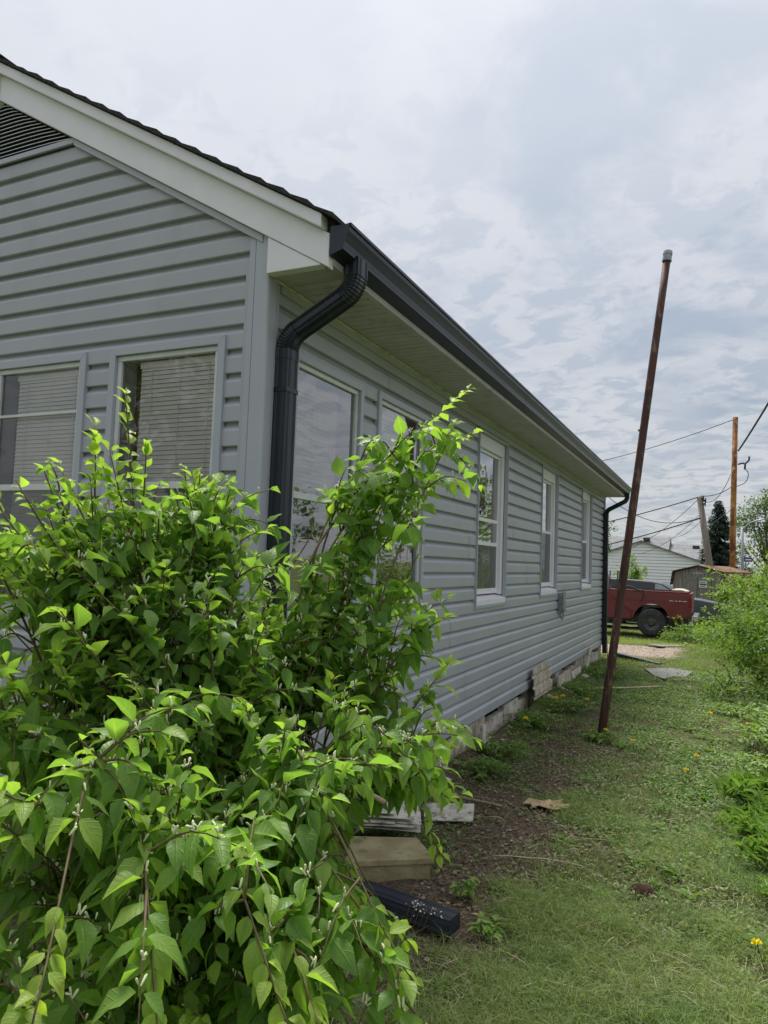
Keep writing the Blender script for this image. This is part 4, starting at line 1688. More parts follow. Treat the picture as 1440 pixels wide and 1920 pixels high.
wire((2.50, 40.45, 9.93), (-9.0, 46, 8.0), .35, .020, 'thin single wire running from the top of the brown utility pole over the house')
wire((2.72, 40.4, 8.2), (4.6, 22, 9.6), .15, .045, 'thick twisted cable rising from the brown utility pole out of the picture')
wire((.93, 38.4, 5.55), (2.35, 40.4, 6.2), .15, .022, 'short slack wire between the two poles, upper one')
wire((.95, 38.4, 5.35), (2.35, 40.4, 6.9), .62, .018, 'short slack wire between the two poles, drooping one')
wire((.83, 38.4, 5.50), (-9, 37, 3.0), .25, .028, 'heavy upper cable from the grey stub pole to behind the house')
wire((.95, 38.4, 4.40), (-9, 38.4, 1.8), .28, .032, 'heavy lower cable from the grey stub pole crossing the white roof')
wire((.80, 38.4, 5.38), (-3.6, 44, 2.7), .35, .014, 'thin wire sloping from the grey stub pole down to the white house')
wire((.98, 38.4, 4.45), (-4.4, 40, 6.1), .95, .020, 'drooping service wire curving across behind the rusty pole')
wire((.98, 38.4, 4.7), (-3.0, 47, 2.6), .4, .012, 'second thin wire dropping to the white roof')
wire((1.12, 38.5, 3.9), (2.38, 40.4, 5.0), .05, .016, 'guy wire rising from the grey stub pole to the brown pole')
wire((.98, 38.4, 4.30), (-1.4, 50, 3.9), .35, .012, 'fine slack wire hanging below the grey stub pole')

lamp = thing('street_lamp', 'grey metal street lamp with a curved arm at the right edge', 'street lamp', (3.2, 52, -.6))
m = MB()
m.tube([(3.20, 52, -.7), (3.20, 52, 4.75)], [.11, .08], 8)
m.build('post', M['galv'], lamp, smooth=True)
m = MB()
m.tube(curve3([(3.2, 52, 4.5), (3.5, 51.8, 4.85), (3.9, 51.6, 5.1), (4.5, 51.4, 5.25)]), .05, 6)
m.build('arm', M['galv'], lamp, smooth=True)
MB().box((4.45, 51.2, 5.2), (5.0, 51.5, 5.32)).build('lamp_head', M['galv'], lamp)
sb = thing('street_sign', 'small blue street sign on the lamp post', 'sign', (3.45, 51.8, 2.4))
MB().box((3.30, 51.8, 2.38), (3.82, 51.83, 2.66)).build('sign_plate', M['blue'], sb)
MB().box((3.38, 51.795, 2.48), (3.74, 51.7985, 2.56)).build('lettering', M['signwhite'], sb)


# ------------------------------------------------------------------ vegetation helpers
def norm(a):
    return a / (np.linalg.norm(a, axis=-1, keepdims=True) + 1e-9)


LUV = np.array([(a, abs(b), 0) for a in (0, .10, .28, .50, .74, .90, 1.0) for b in (-1, 0, 1)], float)


def leaf_template(rows=6, curl=.22, fold=.12, wmax=.27, wav=0.0, ph=0.0, twist=0.0):
    """leaf along +x (length 1), width in y, normal +z"""
    t = np.array([0, .10, .28, .50, .74, .90, 1.0]) if rows == 6 else np.array([0, .22, .55, 1.0])
    w = np.array([.02, .15, .26, .255, .14, .05, .0]) if rows == 6 else np.array([.03, .24, .23, 0])
    w = w * wmax / .26
    V = []
    for a, b in zip(t, w):
        z = -curl * a * a + .04 * math.sin(a * 3.14)
        ef = fold * b / .26
        V += [(a, -b, z + ef), (a, 0, z), (a, b, z + ef)]
    F = []
    for i in range(len(t) - 1):
        for j in range(2):
            k = i * 3 + j
            F.append((k, k + 3, k + 4, k + 1))
    V = np.array(V, float)
    V[:, 2] += wav * np.sin(V[:, 0] * 11 + ph) * np.abs(V[:, 1]) / .25
    V[:, 1] += twist * V[:, 0] ** 2
    return V, np.array(F)


def place(tmpl, pos, x, nrm, size):
    """instances of a template: x axis along the leaf, normal roughly nrm"""
    x = norm(x)
    y = norm(np.cross(nrm, x))
    z = np.cross(x, y)
    Rm = np.stack([x, y, z], 1)           # rows
    return pos[:, None, :] + np.einsum('kj,njl->nkl', tmpl, Rm) * size[:, None, None]


def rand_unit(n, zb=0.0):
    v = rng.normal(size=(n, 3))
    v[:, 2] += zb
    return norm(v)


def blob_leaves(mb, n, c, r, size, tint, tmpl, clumps=40, cl=.35, zb=.4, hollow=.45, gap=.0, down=.3):
    """leaves in clumps through an ellipsoid, denser toward its skin"""
    T, Fc = tmpl
    d = rand_unit(clumps)
    rad = (hollow + (1 - hollow) * rng.random(clumps) ** .6)
    cc = d * rad[:, None]
    who = rng.integers(0, clumps, n)
    crad = cl * (.55 + .8 * rng.random(clumps))
    off = rng.normal(size=(n, 3)) * .5
    off = off / np.maximum(1, np.linalg.norm(off, axis=1, keepdims=True))
    p = cc[who] + off * crad[who][:, None]
    P = np.array(c) + p * np.array(r)
    outv = norm(p + 1e-3)
    x = norm(outv * .7 + rng.normal(size=(n, 3)) * .7 - np.array([0, 0, down]))
    nr = norm(outv * .5 + np.array([0, 0, .9]) + rng.normal(size=(n, 3)) * .45)
    s = size * (.65 + .7 * rng.random(n))
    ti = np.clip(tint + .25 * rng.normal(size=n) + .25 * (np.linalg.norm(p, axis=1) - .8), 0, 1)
    keep = P[:, 2] > gz(P[:, 0], P[:, 1]) + .01
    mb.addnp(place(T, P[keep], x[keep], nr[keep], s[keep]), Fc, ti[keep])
    return cc * np.array(r) + np.array(c)


LT6 = leaf_template(6)
LT3 = leaf_template(3, .18, .10, .24)
QUAD = (np.array([(0, -.28, 0), (.5, 0, -.02), (1, .05, -.12), (.45, .3, .03)], float), np.array([(0, 1, 2, 3)]))
QUAD2 = (np.array([(0, -.03, 0), (.45, -.30, .04), (1, 0, -.14), (.5, .28, .05)], float), np.array([(0, 1, 2, 3)]))


def tree(name, label, cat, x, y, z0, h, r, trunk, n, size, tint, clumps, matl='treeleaf', hollow=.3, cl=.3, crown_lo=.35, group=None):
    t = thing(name, label, cat, (x, y, z0), group)
    m = MB()
    m.tube([(x, y, z0 - .2), (x + .05 * h * .1, y, z0 + h * .3), (x, y, z0 + h * .8)], [trunk, trunk * .8, trunk * .2], 9)
    cb = MB()
    cz = z0 + h * (crown_lo + (1 - crown_lo) / 2)
    cc = blob_leaves(cb, n, (x, y, cz), (r, r, h * (1 - crown_lo) / 2), size, tint, QUAD2, clumps, cl, hollow=hollow)
    for k in range(min(14, clumps)):
        q = cc[k]
        b0 = np.array([x, y, z0 + h * (.25 + .35 * rng.random())])
        m.tube([b0, b0 * .5 + q * .5 + np.array([0, 0, -.04 * h]), q], [trunk * .4, trunk * .22, trunk * .06], 6)
    m.build('trunk', M['bark'], t, smooth=True)
    cb.build('crown', M[matl], t, attr=True)
    return t


# far trees
def spruce(x, y, z0, h, r, label):
    t = thing('spruce_tree', label, 'spruce tree', (x, y, z0))
    m = MB()
    m.tube([(x, y, z0 - .2), (x, y, z0 + h * .97)], [.16, .02], 8)
    m.build('trunk', M['bark'], t, smooth=True)
    cb = MB()
    P, Xd, Nn, S, Ti = [], [], [], [], []
    for k in range(430):
        f = rng.random() ** .8
        zb = z0 + h * (.06 + .92 * f)
        a = rng.random() * 2 * math.pi
        L = r * (1 - f) ** .75 * (.75 + .4 * rng.random()) + .08
        d = np.array([math.cos(a), math.sin(a), 0])
        nn = max(3, int(L * 16))
        for q in range(nn):
            u = (q + rng.random()) / nn
            p = np.array([x, y, zb]) + d * L * u + np.array([0, 0, -.28 * L * u + .16 * L * u * u])
            for e in range(4):
                P.append(p + rng.normal(size=3) * .05)
                sd = np.cross(d, [0, 0, 1]) * rng.choice([-1, 1])
                Xd.append(d * .6 + sd * rng.random() * .9 + np.array([0, 0, -.25 - .4 * rng.random()]))
                Nn.append(np.array([0, 0, 1]) + rng.normal(size=3) * .4)
                S.append(.22 * (.7 + .6 * rng.random()))
                Ti.append(np.clip(.3 + .5 * (u - .5) + .2 * rng.normal(), 0, 1))
    cb.addnp(place(QUAD2[0] * np.array([1, .45, 1]), np.array(P), np.array(Xd), np.array(Nn), np.array(S)), QUAD2[1], np.array(Ti))
    cb.build('crown', M['needle'], t, attr=True)


spruce(1.72, 56, -.7, 7.75, 1.75, 'dark blue green spruce standing between the two utility poles')
tree('deciduous_tree', 'loose grey green tree at the far right edge behind the street lamp', 'tree', 5.0, 60, -.7, 8.6, 2.5, .16, 5200, .20, .35, 60, hollow=.25, cl=.28)
tree('deciduous_tree', 'bushy green tree low behind the brown utility pole', 'tree', 3.3, 58, -.7, 4.3, 1.5, .12, 3000, .17, .6, 34, hollow=.3, crown_lo=.1)
tree('deciduous_tree', 'dark leafy tree seen past the far corner of the grey house', 'tree', -5.2, 38, -.6, 6.2, 1.7, .2, 4200, .17, .1, 46, hollow=.3, cl=.3)
tree('deciduous_tree', 'small pale leafed sapling past the far corner, below the dark tree', 'tree', -5.3, 44, -.6, 5.6, 1.0, .08, 900, .15, .3, 20, hollow=.2, cl=.3)
tree('leafy_shrub', 'tall loose green shrub against the white house wall', 'shrub', -3.0, 43, -.6, 3.1, .8, .06, 2600, .13, .75, 26, matl='hedge', hollow=.2, crown_lo=.05)
# trees across the yard, seen only in the window panes
tree('deciduous_tree', 'broad leafy tree across the yard mirrored in the white framed windows', 'tree', 7.4, 24, -.3, 5.3, 2.6, .2, 2600, .24, .3, 40, hollow=.25, cl=.3)
for tx, ty, th, tr_, tl in ((12.5, 15.5, 4.4, 2.2, 'low round tree across the yard mirrored in the lower panes of the first side windows'), (16.5, 23, 5.2, 2.8, 'wide leafy tree farthest across the yard mirrored in the side windows'), (19, 15, 5.0, 2.6, 'tall dense tree farthest to the side across the yard')):
    tree('deciduous_tree', tl, 'tree', tx, ty, -.3, th, tr_, .2, 2000, .30, .3, 30, hollow=.25, cl=.34, crown_lo=.1)
tree('deciduous_tree', 'tall leafy tree in the front yard mirrored in the gable windows', 'tree', -10.5, -13.5, 0, 8.2, 3.4, .25, 3600, .30, .25, 44, hollow=.25, cl=.3)


def shrub(label, c, r, n, size, tint, clumps, base, stems=10, cl=.3, hollow=.35, wild=26, name='hedge_shrub', group=None):
    t = thing(name, label, 'shrub', (base[0], base[1], float(gz(base[0], base[1]))), group)
    cb = MB()
    cc = blob_leaves(cb, n, c, r, size, tint, LT3, clumps, cl, hollow=hollow)
    m = MB()
    for k in range(min(stems, clumps)):
        q = cc[k]
        b0 = np.array([base[0] + rng.normal() * .15, base[1] + rng.normal() * .15, gz(base[0], base[1]) - .03])
        mid_ = b0 * .45 + q * .55 + np.array([0, 0, .25 * r[2]])
        m.tube(curve3([b0, mid_, q], 10), np.linspace(.014, .004, 10), 5)
    R3 = np.array(r)
    for k in range(wild):
        d = rand_unit(1, .35)[0]
        a0 = np.array(c) + d * R3 * .75
        e0 = np.array(c) + d * R3 * (1.1 + .25 * rng.random()) + np.array([0, 0, .1 * rng.random()])
        q = curve3([a0, (a0 + e0) / 2 + np.array([0, 0, .08]), e0], 9)
        m.tube(q, np.linspace(.006, .002, len(q)), 5)
        nn = 16
        pq = q[rng.integers(1, len(q), nn)]
        cb.addnp(place(LT3[0], pq, norm(d + rng.normal(size=(nn, 3)) * .8), norm(np.array([0, 0, 1.]) + rng.normal(size=(nn, 3)) * .4), size * (.8 + .8 * rng.random(nn))), LT3[1], np.clip(tint + .35 + .2 * rng.normal(size=nn), 0, 1))
    m.build('stem', M['bark'], t, smooth=True, kind='stuff')
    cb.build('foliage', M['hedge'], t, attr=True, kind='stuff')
    return t


shrub('big light green shrub at the right edge, nearest of the hedge', (2.95, 8.5, .72), (1.18, 1.3, 1.22), 11500, .064, .26, 120, (3.0, 8.6), 16, .17, .15)
shrub('leafy hedge shrub behind the nearest one, in front of the shed', (3.0, 12.2, .55), (1.45, 1.7, 1.22), 11500, .066, .38, 110, (3.0, 12.2), 14, .18, .2)
shrub('low spreading shrub between the board and the hedge', (2.3, 15.2, .05), (.95, 1.3, .62), 5600, .05, .38, 60, (2.4, 15.2), 10, .22)
shrub('low leafy plants at the tail of the red pickup truck', (1.25, 17.6, -.12), (.75, .6, .42), 2600, .055, .12, 40, (1.3, 17.7), 8, .3)
shrub('tall bright hedge shrub beyond the parked cars at the right edge', (4.4, 19.5, .9), (1.7, 1.7, 1.9), 9000, .075, .4, 90, (4.4, 19.5), 10, .2, .2)
shrub('pale tipped shrub in front of the shed wall', (2.65, 21.5, .35), (.95, .8, .95), 3200, .06, .45, 44, (2.6, 21.5), 8, .3)
shrub('dark leafy undergrowth at the foot of the nearest hedge shrub', (2.35, 7.55, .0), (.75, .6, .38), 3600, .045, .08, 40, (2.4, 7.6), 8, .25)

# ------------------------------------------------------------------ honeysuckle bush
bush = thing('honeysuckle_bush', 'large leafy honeysuckle bush with white buds in front of the house corner', 'bush', (.75, -1.2, 0))
ROOT = np.array([.72, -1.12, .0])
canes = [  # tips, with optional via points
    [(.60, -1.33, 1.55), (.558, -1.364, 1.953)], [(.60, -1.30, 1.5), (.619, -1.348, 1.842)], [(.519, -1.512, 1.762)], [(.502, -1.605, 1.712)],
    [(.66, -1.19, 1.45), (.625, -1.213, 1.79)], [(.69, -1.15, 1.5), (.712, -1.13, 1.75)], [(.66, -1.16, 1.5), (.639, -1.129, 1.77)], [(.792, -1.178, 1.623)], [(.839, -1.144, 1.524)],
    [(.489, -1.7, 1.646)], [(.58, -1.42, 1.5), (.544, -1.438, 1.86)],
    [(.863, -1.013, 1.447), (.906, -.873, 1.70), (.996, -.738, 1.886), (1.169, -.554, 2.113)],
    [(.95, -.83, 1.6), (1.05, -.62, 1.88), (1.164, -.477, 1.99)], [(.88, -.92, 1.6), (.927, -.731, 1.92)], [(.95, -.85, 1.5), (1.076, -.591, 1.84)],
    [(.95, -.9, 1.45), (1.066, -.689, 1.71)], [(1.087, -.728, 1.59)], [(1.053, -.797, 1.50)], [(.86, -.96, 1.5), (.907, -.882, 1.76)], [(.872, -.949, 1.66)],
    [(1.10, -.95, 1.28), (1.245, -.89, 1.435)], [(1.12, -1.0, 1.1), (1.25, -.90, 1.31)], [(1.311, -1.02, 1.134)], [(1.15, -1.2, 1.12), (1.345, -1.14, 1.054)], [(1.2, -1.22, 1.15), (1.365, -1.225, .962)],
    [(1.198, -.851, 1.417)], [(1.269, -1.021, 1.191)],
    [(1.1, -1.45, 1.05), (1.446, -1.56, .90)], [(1.2, -1.5, .95), (1.492, -1.559, .82)], [(1.30, -1.58, .92)], [(1.1, -1.25, 1.15), (1.30, -1.26, 1.10)],
    [(1.1, -1.65, 1.1), (1.365, -1.782, .90)], [(1.0, -1.7, 1.1), (1.24, -1.916, .95)], [(.9, -1.7, 1.2), (1.154, -2.039, 1.0)], [(1.2, -1.6, .95), (1.424, -1.767, .86)],
]
canes += [[(1.1, -1.40, 1.12), q] for q in ((1.256, -1.459, .943), (1.344, -1.507, .945), (1.43, -1.567, .92), (1.205, -1.471, .96), (1.321, -1.44, .955), (1.111, -1.453, .98))]
NAMED = len(canes)
blobs = [((.72, -1.36, 1.16), .42, 26), ((.56, -1.48, 1.38), .28, 22), ((.97, -1.05, 1.28), .24, 13), ((1.00, -1.60, .98), .34, 20), ((1.10, -1.52, .80), .22, 7),
         ((.90, -1.80, .98), .32, 15), ((.76, -1.2, 1.40), .22, 13), ((1.10, -1.12, 1.14), .18, 7), ((.58, -1.66, 1.2), .32, 14), ((1.02, -1.36, 1.10), .24, 9), ((.92, -1.6, .62), .38, 12),
         ((.545, -1.43, 1.66), .17, 16), ((.50, -1.58, 1.56), .15, 10), ((.665, -1.17, 1.69), .11, 9), ((1.06, -.67, 1.90), .09, 3), ((1.12, -.60, 1.97), .07, 2), ((.98, -.98, 1.38), .12, 5)]
for c, r_, n_ in blobs:
    for k in range(n_):
        d = rand_unit(1, .25)[0]
        q = np.array(c) + d * r_ * (.5 + .5 * rng.random())
        canes.append([tuple(q)])


# gaps in the crown, long ellipsoids where no leaves grow
def hollows(P):
    out = np.zeros(len(P), bool)
    for c, ax_, r, L in (((1.272, -1.312, .985), (-.381, .849, -.366), .095, .9), ((1.265, -1.35, 1.0), (-.381, .849, -.366), .08, .8), ((.927, -.98, 1.086), (-.478, .845, -.24), .045, .8), ((.571, -1.606, 1.375), (-.772, .626, -.112), .04, .7),
                         ((1.031, -.751, 1.57), (-.406, .914, .002), .065, .5), ((.866, -.95, 1.635), (-.508, .861, .035), .07, .5), ((.919, -1.8, 1.044), (-.688, .622, -.373), .05, .5)):
        d = P - np.array(c)
        a = d @ np.array(ax_)
        p = np.linalg.norm(d - a[:, None] * np.array(ax_), axis=1)
        out |= (p / r) ** 2 + (a / L) ** 2 < 1
    return out



class Leaves:
    P, X, Nn, S, T = [], [], [], [], []
    B = []


def shoot(pts, r0, r1, leafy, spacing, size, lat, tint0, tint1, stems):
    """a twig along pts (n,3) with opposite leaf pairs from fraction leafy on"""
    pts = np.asarray(pts)
    seg = np.linalg.norm(np.diff(pts, axis=0), axis=1)
    s = np.concatenate([[0], np.cumsum(seg)])
    L = s[-1]
    stems.tube(pts, np.linspace(r0, r1, len(pts)), 5)
    k = 0
    x = L * leafy + spacing * rng.random()
    ph = rng.random() * 3.14
    while x <= L + 1e-6:
        f = x / L
        p = np.array([np.interp(x, s, pts[:, i]) for i in range(3)])
        e = min(L, x + .02)
        b = max(0, e - .04)
        d = norm(np.array([np.interp(e, s, pts[:, i]) - np.interp(b, s, pts[:, i]) for i in range(3)]))
        side = norm(np.cross(d, [0, 0, 1]) + 1e-4)
        upv = np.cross(side, d)
        tip = max(0, (f - .72) / .28)
        a = ph + (k % 2) * 1.35 * (.35 + .3 * rng.random())
        for sgn in (1, -1):
            if rng.random() < .06:
                continue
            lat_d = side * math.cos(a) * sgn + upv * math.sin(a) * sgn * .6
            dr = .10 + .65 * rng.random() - .2 * tip
            xd = norm(lat_d * (1 - .35 * tip) + d * (.35 + .55 * tip) + np.array([0, 0, -dr]) + rng.normal(size=3) * .26)
            nr = norm(np.array([0, 0, 1.0]) + upv * .5 + rng.normal(size=3) * .36 + d * -.15)
            Leaves.P.append(p + xd * .006)
            Leaves.X.append(xd)
            Leaves.Nn.append(nr)
            Leaves.S.append(size * (1 - .52 * tip ** 1.5) * (.62 + .62 * rng.random()))
            Leaves.T.append(np.clip(tint0 + (tint1 - tint0) * tip ** 1.2 + rng.normal() * .09, 0, 1))
        if f < .9 and rng.random() < .75:
            Leaves.B.append(p + np.array([0, 0, .004]))
        x += spacing * (1 - .45 * tip) * (.85 + .3 * rng.random())
        k += 1


for ci, c in enumerate(canes):
    named = ci < NAMED
    if not named and hollows(np.array([c[-1]]))[0]:
        continue
    root = ROOT + np.array([rng.normal() * .09, rng.normal() * .09, 0])
    tip = np.array(c[-1])
    if len(c) == 1:
        mid_ = root * .5 + tip * .5
        mid_[2] = root[2] + (tip[2] - root[2]) * .68 + .05
        mid_[:2] += rng.normal(size=2) * .06
        p = curve3([root, mid_, tip], 16)
    else:
        h = np.array(c[0])
        mid_ = root * .6 + h * .4
        mid_[2] = root[2] + (h[2] - root[2]) * .5
        p = curve3([root, mid_, *c], 22)
    st = MB()
    arching = ci in (11, 12)
    Ln = np.linalg.norm(np.diff(p, axis=0), axis=1).sum()
    shoot(p, .0065 if named else .005, .0014, .55 if named else .45, .041 if ci < 20 else .043, (.066 if ci < 20 else .064), 0, .06, .95 if named else .6, st)
    nl = 10 if named else 6
    if ci in (0, 10, 2, 3):
        nl = 6
    for k in range(nl):
        f = .42 + .5 * rng.random()
        if ci in (0, 1, 2, 3, 10):
            f = .40 + .38 * rng.random()
        i0 = int(f * (len(p) - 1))
        b = p[i0]
        d = norm(p[min(len(p) - 1, i0 + 1)] - p[i0])
        sd = rand_unit(1, .1)[0]
        dirn = norm(d * .7 + sd * .9)
        L = (.10 + .17 * rng.random()) * (1.15 - .5 * f)
        e = b + dirn * L + np.array([0, 0, -.03 * rng.random()])
        if (e[1] > -.10 and e[0] < .06) or hollows(np.array([e, b * .4 + e * .6])).any():
            continue
        m_ = b + dirn * L * .5 + np.array([0, 0, .02])
        shoot(curve3([b, m_, e], 8), .0028, .001, .15, .034, (.060 if ci < 20 else .061), 0, .03, .75 if rng.random() < .55 else .2, st)
    st.build('stem', M['twig'], bush, smooth=True)

# the bent bare branch
m = MB()
m.tube(curve3([(.80, -1.22, .95), (.936, -1.282, 1.079), (1.059, -1.304, 1.146), (1.17, -1.312, 1.112), (1.277, -1.326, 1.085)], 20), np.linspace(.0075, .0055, 20), 8)
m.build('bare_branch', M['deadwood'], bush, smooth=True)
m = MB()
m.tube(curve3([(.70, -1.75, 1.35), (.68, -1.78, 1.30), (.665, -1.79, 1.24), (.675, -1.80, 1.19)], 10), .0018, 5)
m.build('bare_branch', M['straw'], bush, smooth=True)

LP, LX, LN, LS, LTi = map(np.array, (Leaves.P, Leaves.X, Leaves.Nn, Leaves.S, Leaves.T))
gap = hollows(LP + LX * LS[:, None] * .5)
# wall clearance
ok = ~gap & ~((LP[:, 1] > -.07) & (LP[:, 0] < .05)) & (np.linalg.norm(LP - CAM, axis=1) > .75)
LP, LX, LN, LS, LTi = LP[ok], LX[ok], LN[ok], LS[ok], LTi[ok]
# those that show largest in the picture become leaves of their own
dv = LP - CAM
dist = np.linalg.norm(dv, axis=1)
zf = dv @ fw
inside = (np.abs(dv @ r2 / zf * 1351) < 700) & (np.abs(dv @ u2 / zf * 1351) < 930)
# facing the eye and not buried: count of nearer leaves in the same small cell
cu = np.floor((dv @ r2 / zf * 1351 + 720) / 26).astype(int)
cv_ = np.floor((dv @ u2 / zf * 1351 + 960) / 26).astype(int)
first = {}
for i in np.argsort(dist):
    first.setdefault((cu[i], cv_[i]), i)
vis = np.zeros(len(LP), bool)
vis[list(first.values())] = True
score = LS / dist * inside * (vis * .9 + .1)
order = np.argsort(-score)
own, rest = order[:298], order[298:]
var = [leaf_template(6, *q) for q in ((.22, .12, .275, .03, 0, .03), (.38, .10, .255, .04, 2, -.06), (.08, .18, .29, .03, 4, .05), (.50, .06, .26, .05, 1, .08), (.28, -.05, .28, .04, 3, -.04), (.15, .26, .23, .05, 5, .10))]
fol = MB()
for vi, (T, Fc) in enumerate(var):
    sel = rest[rest % 6 == vi]
    fol.addnp(place(T, LP[sel], LX[sel], LN[sel], LS[sel]), Fc, LTi[sel], LUV)
fol.build('foliage', M['leaf'], bush, smooth=True, attr=True, kind='stuff')
meshes = {}
for i in own:
    vi, tb = int(i % 6), int(min(7, LTi[i] * 8))
    if (vi, tb) not in meshes:
        T, Fc = var[vi]
        meshes[vi, tb] = MB().addnp(T[None], Fc, np.array([(tb + .5) / 8]), LUV).mesh('leaf', M['leaf'], True, True)
    o = link('leaf', meshes[vi, tb], bush)
    o.matrix_parent_inverse = Matrix.Identity(4)
    x = LX[i] / np.linalg.norm(LX[i])
    y_ = np.cross(LN[i], x)
    y_ /= np.linalg.norm(y_)
    z_ = np.cross(x, y_)
    s = LS[i]
    p = LP[i] - np.array(bush.location)
    o.matrix_local = Matrix(((x[0] * s, y_[0] * s, z_[0] * s, p[0]), (x[1] * s, y_[1] * s, z_[1] * s, p[1]), (x[2] * s, y_[2] * s, z_[2] * s, p[2]), (0, 0, 0, 1)))
# flower buds, pairs of little clubs at the nodes
BT = []
for a in range(5):
    t = a * 2 * math.pi / 5
    BT.append((0, .09 * math.cos(t), .09 * math.sin(t)))
for a in range(5):
    t = a * 2 * math.pi / 5
    BT.append((.8, .15 * math.cos(t), .15 * math.sin(t)))
BT.append((1.0, 0, 0))
BT = np.array(BT)
BF = np.array([(a, (a + 1) % 5, 5 + (a + 1) % 5, 5 + a) for a in range(5)])
BF3 = np.array([(5 + a, 5 + (a + 1) % 5, 10) for a in range(5)])
bp_ = np.array(Leaves.B)
bp_ = bp_[~((bp_[:, 1] > -.07) & (bp_[:, 0] < .05)) & ~hollows(bp_)]
bp_ = np.repeat(bp_, rng.integers(1, 5, len(bp_)), 0)
n_ = len(bp_)
xd = norm(np.array([0, 0, 1.0]) + rng.normal(size=(n_, 3)) * .45)
V = place(BT, bp_ + rng.normal(size=(n_, 3)) * .003, xd, rand_unit(n_), .009 + .008 * rng.random(n_))
bm_ = MB()
bm_.addnp(V, BF)
bm_.f.append((BF3[None] + (np.arange(n_) * 11)[:, None, None]).reshape(-1, 3))
bm_.build('flower_buds', M['bud'], bush, smooth=True, kind='stuff')


# ------------------------------------------------------------------ weeds and ground cover
def weed(label, x, y, h, r, n, size, tint, blade=False, group=None):
    t = thing('leafy_weed', label, 'weed', at_ground(x, y), group)
    cb, st = MB(), MB()
    P, Xd, Nn, S = [], [], [], []
    for k in range(n):
        a = rng.random() * 6.283
        rr = r * rng.random() ** .5
        b0 = np.array([x + .35 * rr * math.cos(a), y + .35 * rr * math.sin(a), float(gz(x, y)) - .01])
        tip = np.array([x + rr * math.cos(a), y + rr * math.sin(a), float(gz(x, y)) + h * (.5 + .5 * rng.random()) * (1 - .4 * rr / r)])
        c_ = curve3([b0, b0 * .5 + tip * .5 + np.array([0, 0, .2 * h]), tip], 6)
        st.tube(c_, .0016, 4)
        for q in c_[2:]:
            for e in range(2):
                P.append(q)
                d = rand_unit(1)[0]
                d[2] = (.7 if blade else .0) + .2 * rng.normal()
                Xd.append(d)
                Nn.append(np.array([0, 0, 1]) + rng.normal(size=3) * .35)
                S.append(size * (.6 + .7 * rng.random()))
    T, Fc = LT3
    if blade:
        T = T * np.array([1, .38, 1.3])
    n_ = len(P)
    cb.addnp(place(T, np.array(P), np.array(Xd), np.array(Nn), np.array(S)), Fc, np.clip(tint + .2 * rng.normal(size=n_), 0, 1))
    st.build('stem', M['twig'], t, smooth=True, kind='stuff')
    cb.build('foliage', M['ivy'], t, attr=True, kind='stuff')


weed('low leafy weed clump at the wall foot behind the mossy slab', .33, 2.55, .16, .26, 46, .042, .3)
weed('dense green weed clump at the wall foot, in front of the white offcut', .25, 3.15, .18, .28, 46, .042, .3)
weed('green weed clump growing along the wall before the brown stained scrap', .27, 4.35, .22, .34, 52, .045, .4)
weed('leafy weed clump with dandelions below the brown stained scrap', .33, 5.35, .20, .36, 52, .05, .4)
weed('leafy weed clump at the wall foot past the brown stained scrap', .35, 6.5, .17, .4, 46, .05, .45)
weed('weed clump at the far corner below the leaning trim board', .35, 8.3, .16, .4, 40, .05, .45)
weed('tall strap leaved weed at the right edge, midway to the hedge', 2.15, 2.85, .27, .30, 44, .12, .3, True)
weed('bright leafy weed stand at the right edge, just before the hedge undergrowth', 2.35, 4.6, .30, .45, 60, .06, .65)
weed('weed tuft around the foot of the rusty pole', .90, 4.22, .14, .2, 30, .04, .4)
weed('tall bright weed stand at the right edge, third back from the camera', 2.42, 5.4, .34, .42, 60, .06, .6)
weed('low bright weed patch in front of the hedge undergrowth', 2.05, 6.3, .2, .4, 46, .05, .6)
weed('tall grassy weed at the right edge behind the dock weed', 2.2, 1.75, .24, .24, 36, .12, .35, True)
weed('bright bushy weed at the right edge, behind the tall strap leaved weed', 2.25, 3.5, .30, .34, 50, .055, .65)
weed('strap leaved weed clump low at the right edge', 2.1, 2.25, .20, .26, 40, .10, .25, True)
weed('broad dock weed near the right edge of the near grass', 2.16, 1.35, .12, .16, 14, .09, .55, True)
weed('small upright weed sprouting from the soil beside the slab', .80, .72, .12, .06, 6, .04, .7)
weed('little weed sprout by the end of the drain pipe', .98, .42, .12, .07, 8, .045, .7)

bl_ = np.array([(0, -.5, 0), (0, .5, 0), (.5, -.38, .0), (.5, .38, 0), (1, 0, 0)], float)


def scatter(n, x0, x1, y0, y1, dens, bias=1.0):
    """random ground points, denser close to the camera, thinned by dens(x, y)"""
    x = x0 + (x1 - x0) * rng.random(n)
    y = y0 + (y1 - y0) * rng.random(n) ** bias
    # keep what the camera can see, with a margin for other views
    dx, dy = x - CAM[0], y - CAM[1]
    ang = np.arctan2(dx, dy) - yaw
    k = (rng.random(n) < dens(x, y)) & (ang > R_(-40)) & (ang < R_(38)) & ~((x < .03) & (y > -.02) & (y < 10.7))
    k &= ~((x > -.1) & (x < .93) & (np.abs(y - .42 + (x - .03) * .15) < .05))
    k &= ~((x > -.1) & (x < .56) & (y > .56) & (y < 1.0))
    return x[k], y[k]


